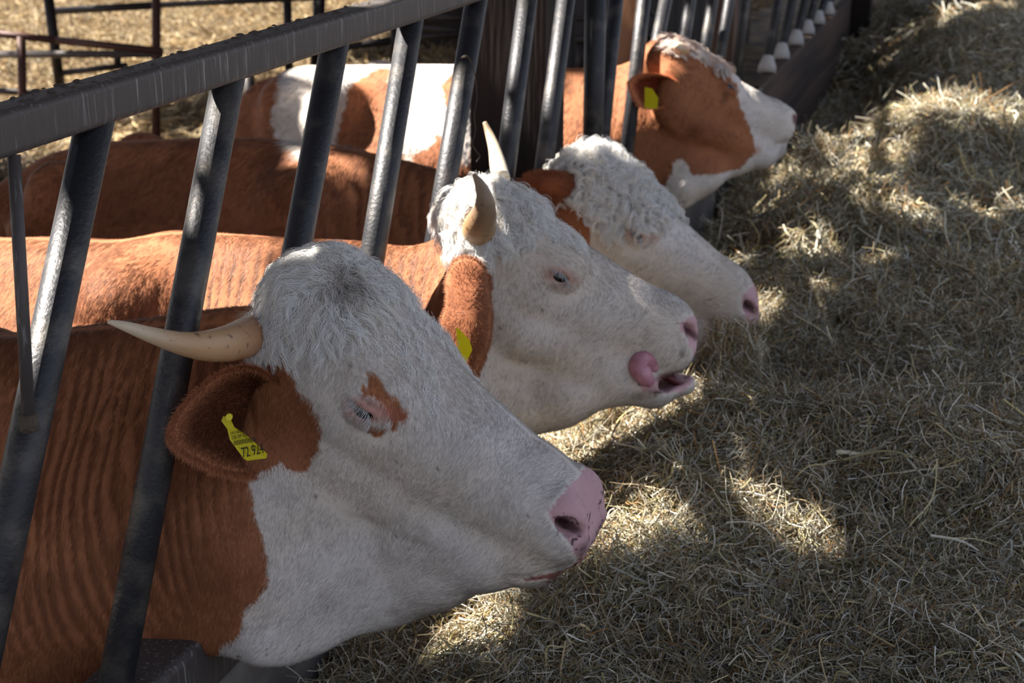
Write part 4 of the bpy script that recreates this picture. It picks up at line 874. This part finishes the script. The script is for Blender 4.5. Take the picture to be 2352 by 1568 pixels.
# a dead brown leaf on the near hay
lp = atz(np.array([1445., 1245.]), 0.36); lv = [lp+np.array(q)*0.5 for q in [(-.035, 0, 0), (-.015, .010, .012), (.01, .012, .016), (.04, .0, .02), (.012, -.010, .006), (-.014, -.008, .002)]]
tag(mesh_np('dead_leaf', lv+[v-np.array([0, 0, .0006]) for v in lv], [[0, 1, 2, 3, 4, 5], [11, 10, 9, 8, 7, 6]], mat('leaf_brown', lin(120, 78, 48), 0.8)), 'curled brown dead leaf on sunlit hay beside the nearest muzzle', 'leaf')

# ------------------------------------------------------------------ yard behind the cows
GZ = lambda x, y: -0.40+0.05*noise(np.stack([x, y, 0*x], -1), 1.3, 4)
SCc = [lin(196, 168, 122), lin(214, 190, 146), lin(170, 140, 98), lin(150, 126, 92), lin(226, 206, 168)]
def straw(name, n, reg, L, rad, label, cols, lift=0.06):
    o = hay_stems(name, n, 5, L, rad, reg, cols, 0.35, lift, M['straw'], GZ); return tag(o, label, 'straw', kind='stuff')
straw('straw_bedding', 60000, (-14, -1.6, 6.0, 20, 1.0), 0.22, 0.0035, 'golden straw bedding spread over the yard behind the cows', SCc)
straw('straw_bedding', 14000, (-5.5, -1.6, 4.5, 7.8, 1.0), 0.16, 0.0028, 'dark trampled straw right behind the rumps of the cows', [lin(120, 100, 76), lin(90, 74, 58), lin(60, 50, 42)], 0.05)
def gate(label, rails, loc=(-4, 8, -0.4)):
    g_ = empty('pen_gate', loc, label, 'gate')
    for kind, a, b, ya, yb, wpx, mm in rails:
        C = aty(np.array([a, b], float), np.array([ya, yb])); dep = -((C-CAM)@R)[:, 2].mean()
        tube(kind, C, wpx*dep/F/2, M[mm], g_, 12)
    return g_
gate('reddish brown tubular pen gate at the upper left edge', [('rail', (-60, 72), (130, 92), 7.2, 7.3, 17, 'gater'), ('rail', (130, 92), (372, 118), 7.3, 7.4, 18, 'gater'), ('rail', (-60, 125), (372, 124), 7.5, 7.6, 17, 'rail'), ('upright', (49, 84), (54, 330), 7.25, 7.25, 20, 'gater'), ('rail', (-60, 205), (110, 215), 7.3, 7.3, 15, 'gate')])
gate('dark tubular pen gate with a slanting end post, behind the rail', [('rail', (118, 26), (362, 12), 8.0, 8.0, 17, 'gate'), ('rail', (362, 12), (760, -8), 8.0, 8.0, 14, 'gate'), ('upright', (108, -30), (142, 230), 7.9, 7.9, 24, 'gate'), ('rail', (140, 168), (290, 150), 7.9, 7.9, 14, 'gate'), ('upright', (359, -30), (359, 330), 7.6, 7.6, 20, 'gater'), ('upright', (270, 125), (270, 150), 7.9, 7.9, 17, 'gate')])
gate('black tubular pen gate seen above the spotted rump', [('upright', (659, -30), (665, 200), 8.2, 8.2, 20, 'gate'), ('upright', (735, -30), (726, 150), 8.2, 8.2, 28, 'gate'), ('rail', (665, 128), (905, 92), 8.2, 8.2, 17, 'gate'), ('upright', (905, 40), (905, 150), 8.2, 8.2, 18, 'gate'), ('rail', (980, 41), (1135, 40), 8.2, 8.2, 15, 'gate'), ('rail', (900, 92), (1135, 70), 8.2, 8.2, 16, 'gate'), ('rail', (960, 66), (1135, 72), 8.25, 8.2, 12, 'gate')])
gate('dark steel gate between the middle bars of the fence', [('upright', (572, 170), (576, 330), 6.6, 6.6, 24, 'gate'), ('rail', (1325, 44), (1500, 30), 7.5, 7.5, 12, 'gate'), ('rail', (1325, 92), (1500, 80), 7.5, 7.5, 22, 'gate'), ('upright', (1338, 100), (1334, 180), 7.5, 7.5, 26, 'gate')])
tag(box('wall_back', (-16, 17.5, -0.4), (-3.2, 17.8, 0.75), M['concrete'], None, 0.02), kind='structure')
# dark timber shed beyond the far bars
for i in range(22):
    y_ = 7.6+i*0.30
    tag(box('wall_plank', (-1.30, y_, -0.4), (-1.26, y_+0.285, 3.0), M['darkwood'], None, 0.004), kind='structure')
tag(box('wall_plank', (-4.2, 13.0, -0.4), (-1.30, 13.1, 3.0), M['darkwood'], None, 0.004), kind='structure')

# ------------------------------------------------------------------ unseen roof: boards added to shape the sun, gaps cut where patches should fall
GOBO_Z = 3.0
LIT = []
def lit(px, r, y=None, z=None):
    for p in px:
        LIT.append((aty(np.array(p, float), y) if y is not None else atz(np.array(p, float), z), r))
lit([(20, 545), (120, 545), (220, 545), (300, 535), (380, 530), (450, 530), (340, 560), (420, 560)], 0.085, y=2.52)
lit([(30, 640), (120, 650), (210, 630), (300, 600), (380, 580), (450, 570), (20, 580), (250, 560)], 0.085, y=2.38)
lit([(540, 590), (600, 570), (660, 550), (590, 640)], 0.055, y=2.42)
lit([(330, 530), (410, 525), (150, 545), (60, 545)], 0.06, y=2.60)
lit([(940, 560), (1010, 575)], 0.035, y=2.48)
lit([(1075, 410), (1130, 400), (1170, 420)], 0.035, y=2.62)
lit([(1128, 345), (1135, 375)], 0.02, y=2.74)
lit([(672, 330)], 0.05, y=3.22)
lit([(870, 200), (830, 260), (930, 200), (960, 260), (990, 200), (1010, 280), (1060, 200), (1070, 270), (1110, 220), (1110, 300), (900, 300), (960, 320), (1090, 350)], 0.14, y=4.30)
lit([(850, 150), (950, 150), (1050, 150), (1120, 150), (760, 155)], 0.08, y=4.56)
lit([(1340, 180), (1345, 250), (1410, 200), (1430, 260), (1345, 320), (1430, 330)], 0.075, y=4.40)
lit([(1500, 110), (1530, 90), (1560, 85), (1520, 140), (1500, 150), (1560, 130)], 0.045, y=4.52)
lit([(1620, 105), (1700, 180), (1760, 225), (1815, 262)], 0.022, y=4.70)
lit([(1385, 1110), (1450, 1130), (1520, 1160), (1600, 1180), (1380, 1180), (1450, 1220), (1530, 1240), (1400, 1280), (1300, 1020), (1560, 1120), (1620, 1150)], 0.15, z=0.33)
lit([(1660, 1190), (1480, 1290), (1720, 1200), (1600, 1260)], 0.09, z=0.33)
lit([(1120, 1480), (1180, 1440), (1060, 1520)], 0.04, z=0.30)
lit([(1680, 740), (1760, 745), (1720, 790), (1830, 740), (1700, 760), (1790, 770)], 0.11, z=0.36)
lit([(1900, 740), (1980, 725), (2080, 700)], 0.045, z=0.38)
lit([(1740, 490), (1800, 450), (1870, 410), (1940, 360), (1900, 470), (1980, 420), (2000, 350)], 0.12, z=0.46)
lit([(2060, 300), (2150, 260), (2250, 240), (2340, 260), (2100, 230), (2200, 300)], 0.17, z=0.48)
lit([(1860, 325), (1830, 345)], 0.06, z=0.45)
lit([(2040, 45), (2120, 55), (1980, 40), (2200, 60)], 0.22, z=0.48)
lit([(2100, 480), (2200, 430), (2300, 420)], 0.06, z=0.48)
lit([(1475, 60), (1470, 160), (1455, 260), (1440, 340)], 0.07, y=4.45)
lit([(1640, 60), (1660, 100), (1700, 60), (1700, 130), (1590, 30), (1535, 30)], 0.12, y=5.8)
lit([(1830, 40), (1850, 60), (1870, 30), (1890, 10)], 0.14, y=8.2)
lit([(930, 200), (905, 320), (1080, 150), (1060, 300)], 0.035, y=2.45); lit([(1200, 100), (1180, 250)], 0.04, y=3.3)
lit([(150, 640), (125, 740), (95, 880), (60, 1010), (40, 1090)], 0.045, y=1.50); lit([(505, 330), (480, 470)], 0.035, y=1.88)
lit([(400, 40), (470, 40), (540, 50), (600, 45), (350, 80), (300, 150), (220, 160), (160, 170), (430, 80), (700, 180), (640, 180)], 0.45, z=-0.4)
cs = 0.045; rx_, ry_ = np.arange(-7.2, 1.7, cs), np.arange(-3.0, 19.0, cs)
GX, GY = np.meshgrid(rx_, ry_, indexing='ij'); C_ = np.stack([GX+cs/2, GY+cs/2, np.full_like(GX, GOBO_Z)], -1)
jit = 1+0.55*fbm(C_, 0.16, 91); open_ = np.zeros(GX.shape, bool)
for c, r in LIT:
    v = c-C_; t = -(v@SUN_FROM); d2 = (v**2).sum(-1)-t**2; open_ |= d2 < (r*(1.45 if c[2] > 0.55 and c[0] < 0.1 else 1.15)*jit)**2
open_ |= (fbm(C_*np.array([1, 1, 1]), 0.7, 95) > 0.26) & (GX < -4.3)
RV, RF = [], []
for i in range(len(rx_)):
    j = 0; col = open_[i]
    while j < len(ry_):
        if col[j]: j += 1; continue
        k = j
        while k < len(ry_) and not col[k]: k += 1
        a, b, c0, c1 = rx_[i], rx_[i]+cs, ry_[j], ry_[min(k, len(ry_)-1)]; o = len(RV)
        for z in (GOBO_Z, GOBO_Z+0.018):
            RV += [(a, c0, z), (b, c0, z), (b, c1, z), (a, c1, z)]
        RF += [[o+q for q in f] for f in ([3, 2, 1, 0], [4, 5, 6, 7], [0, 1, 5, 4], [1, 2, 6, 5], [2, 3, 7, 6], [3, 0, 4, 7])]; j = k
tag(mesh_np('sun_gobo', RV, np.array(RF), M['gobo'], None, smooth=False), kind='structure')
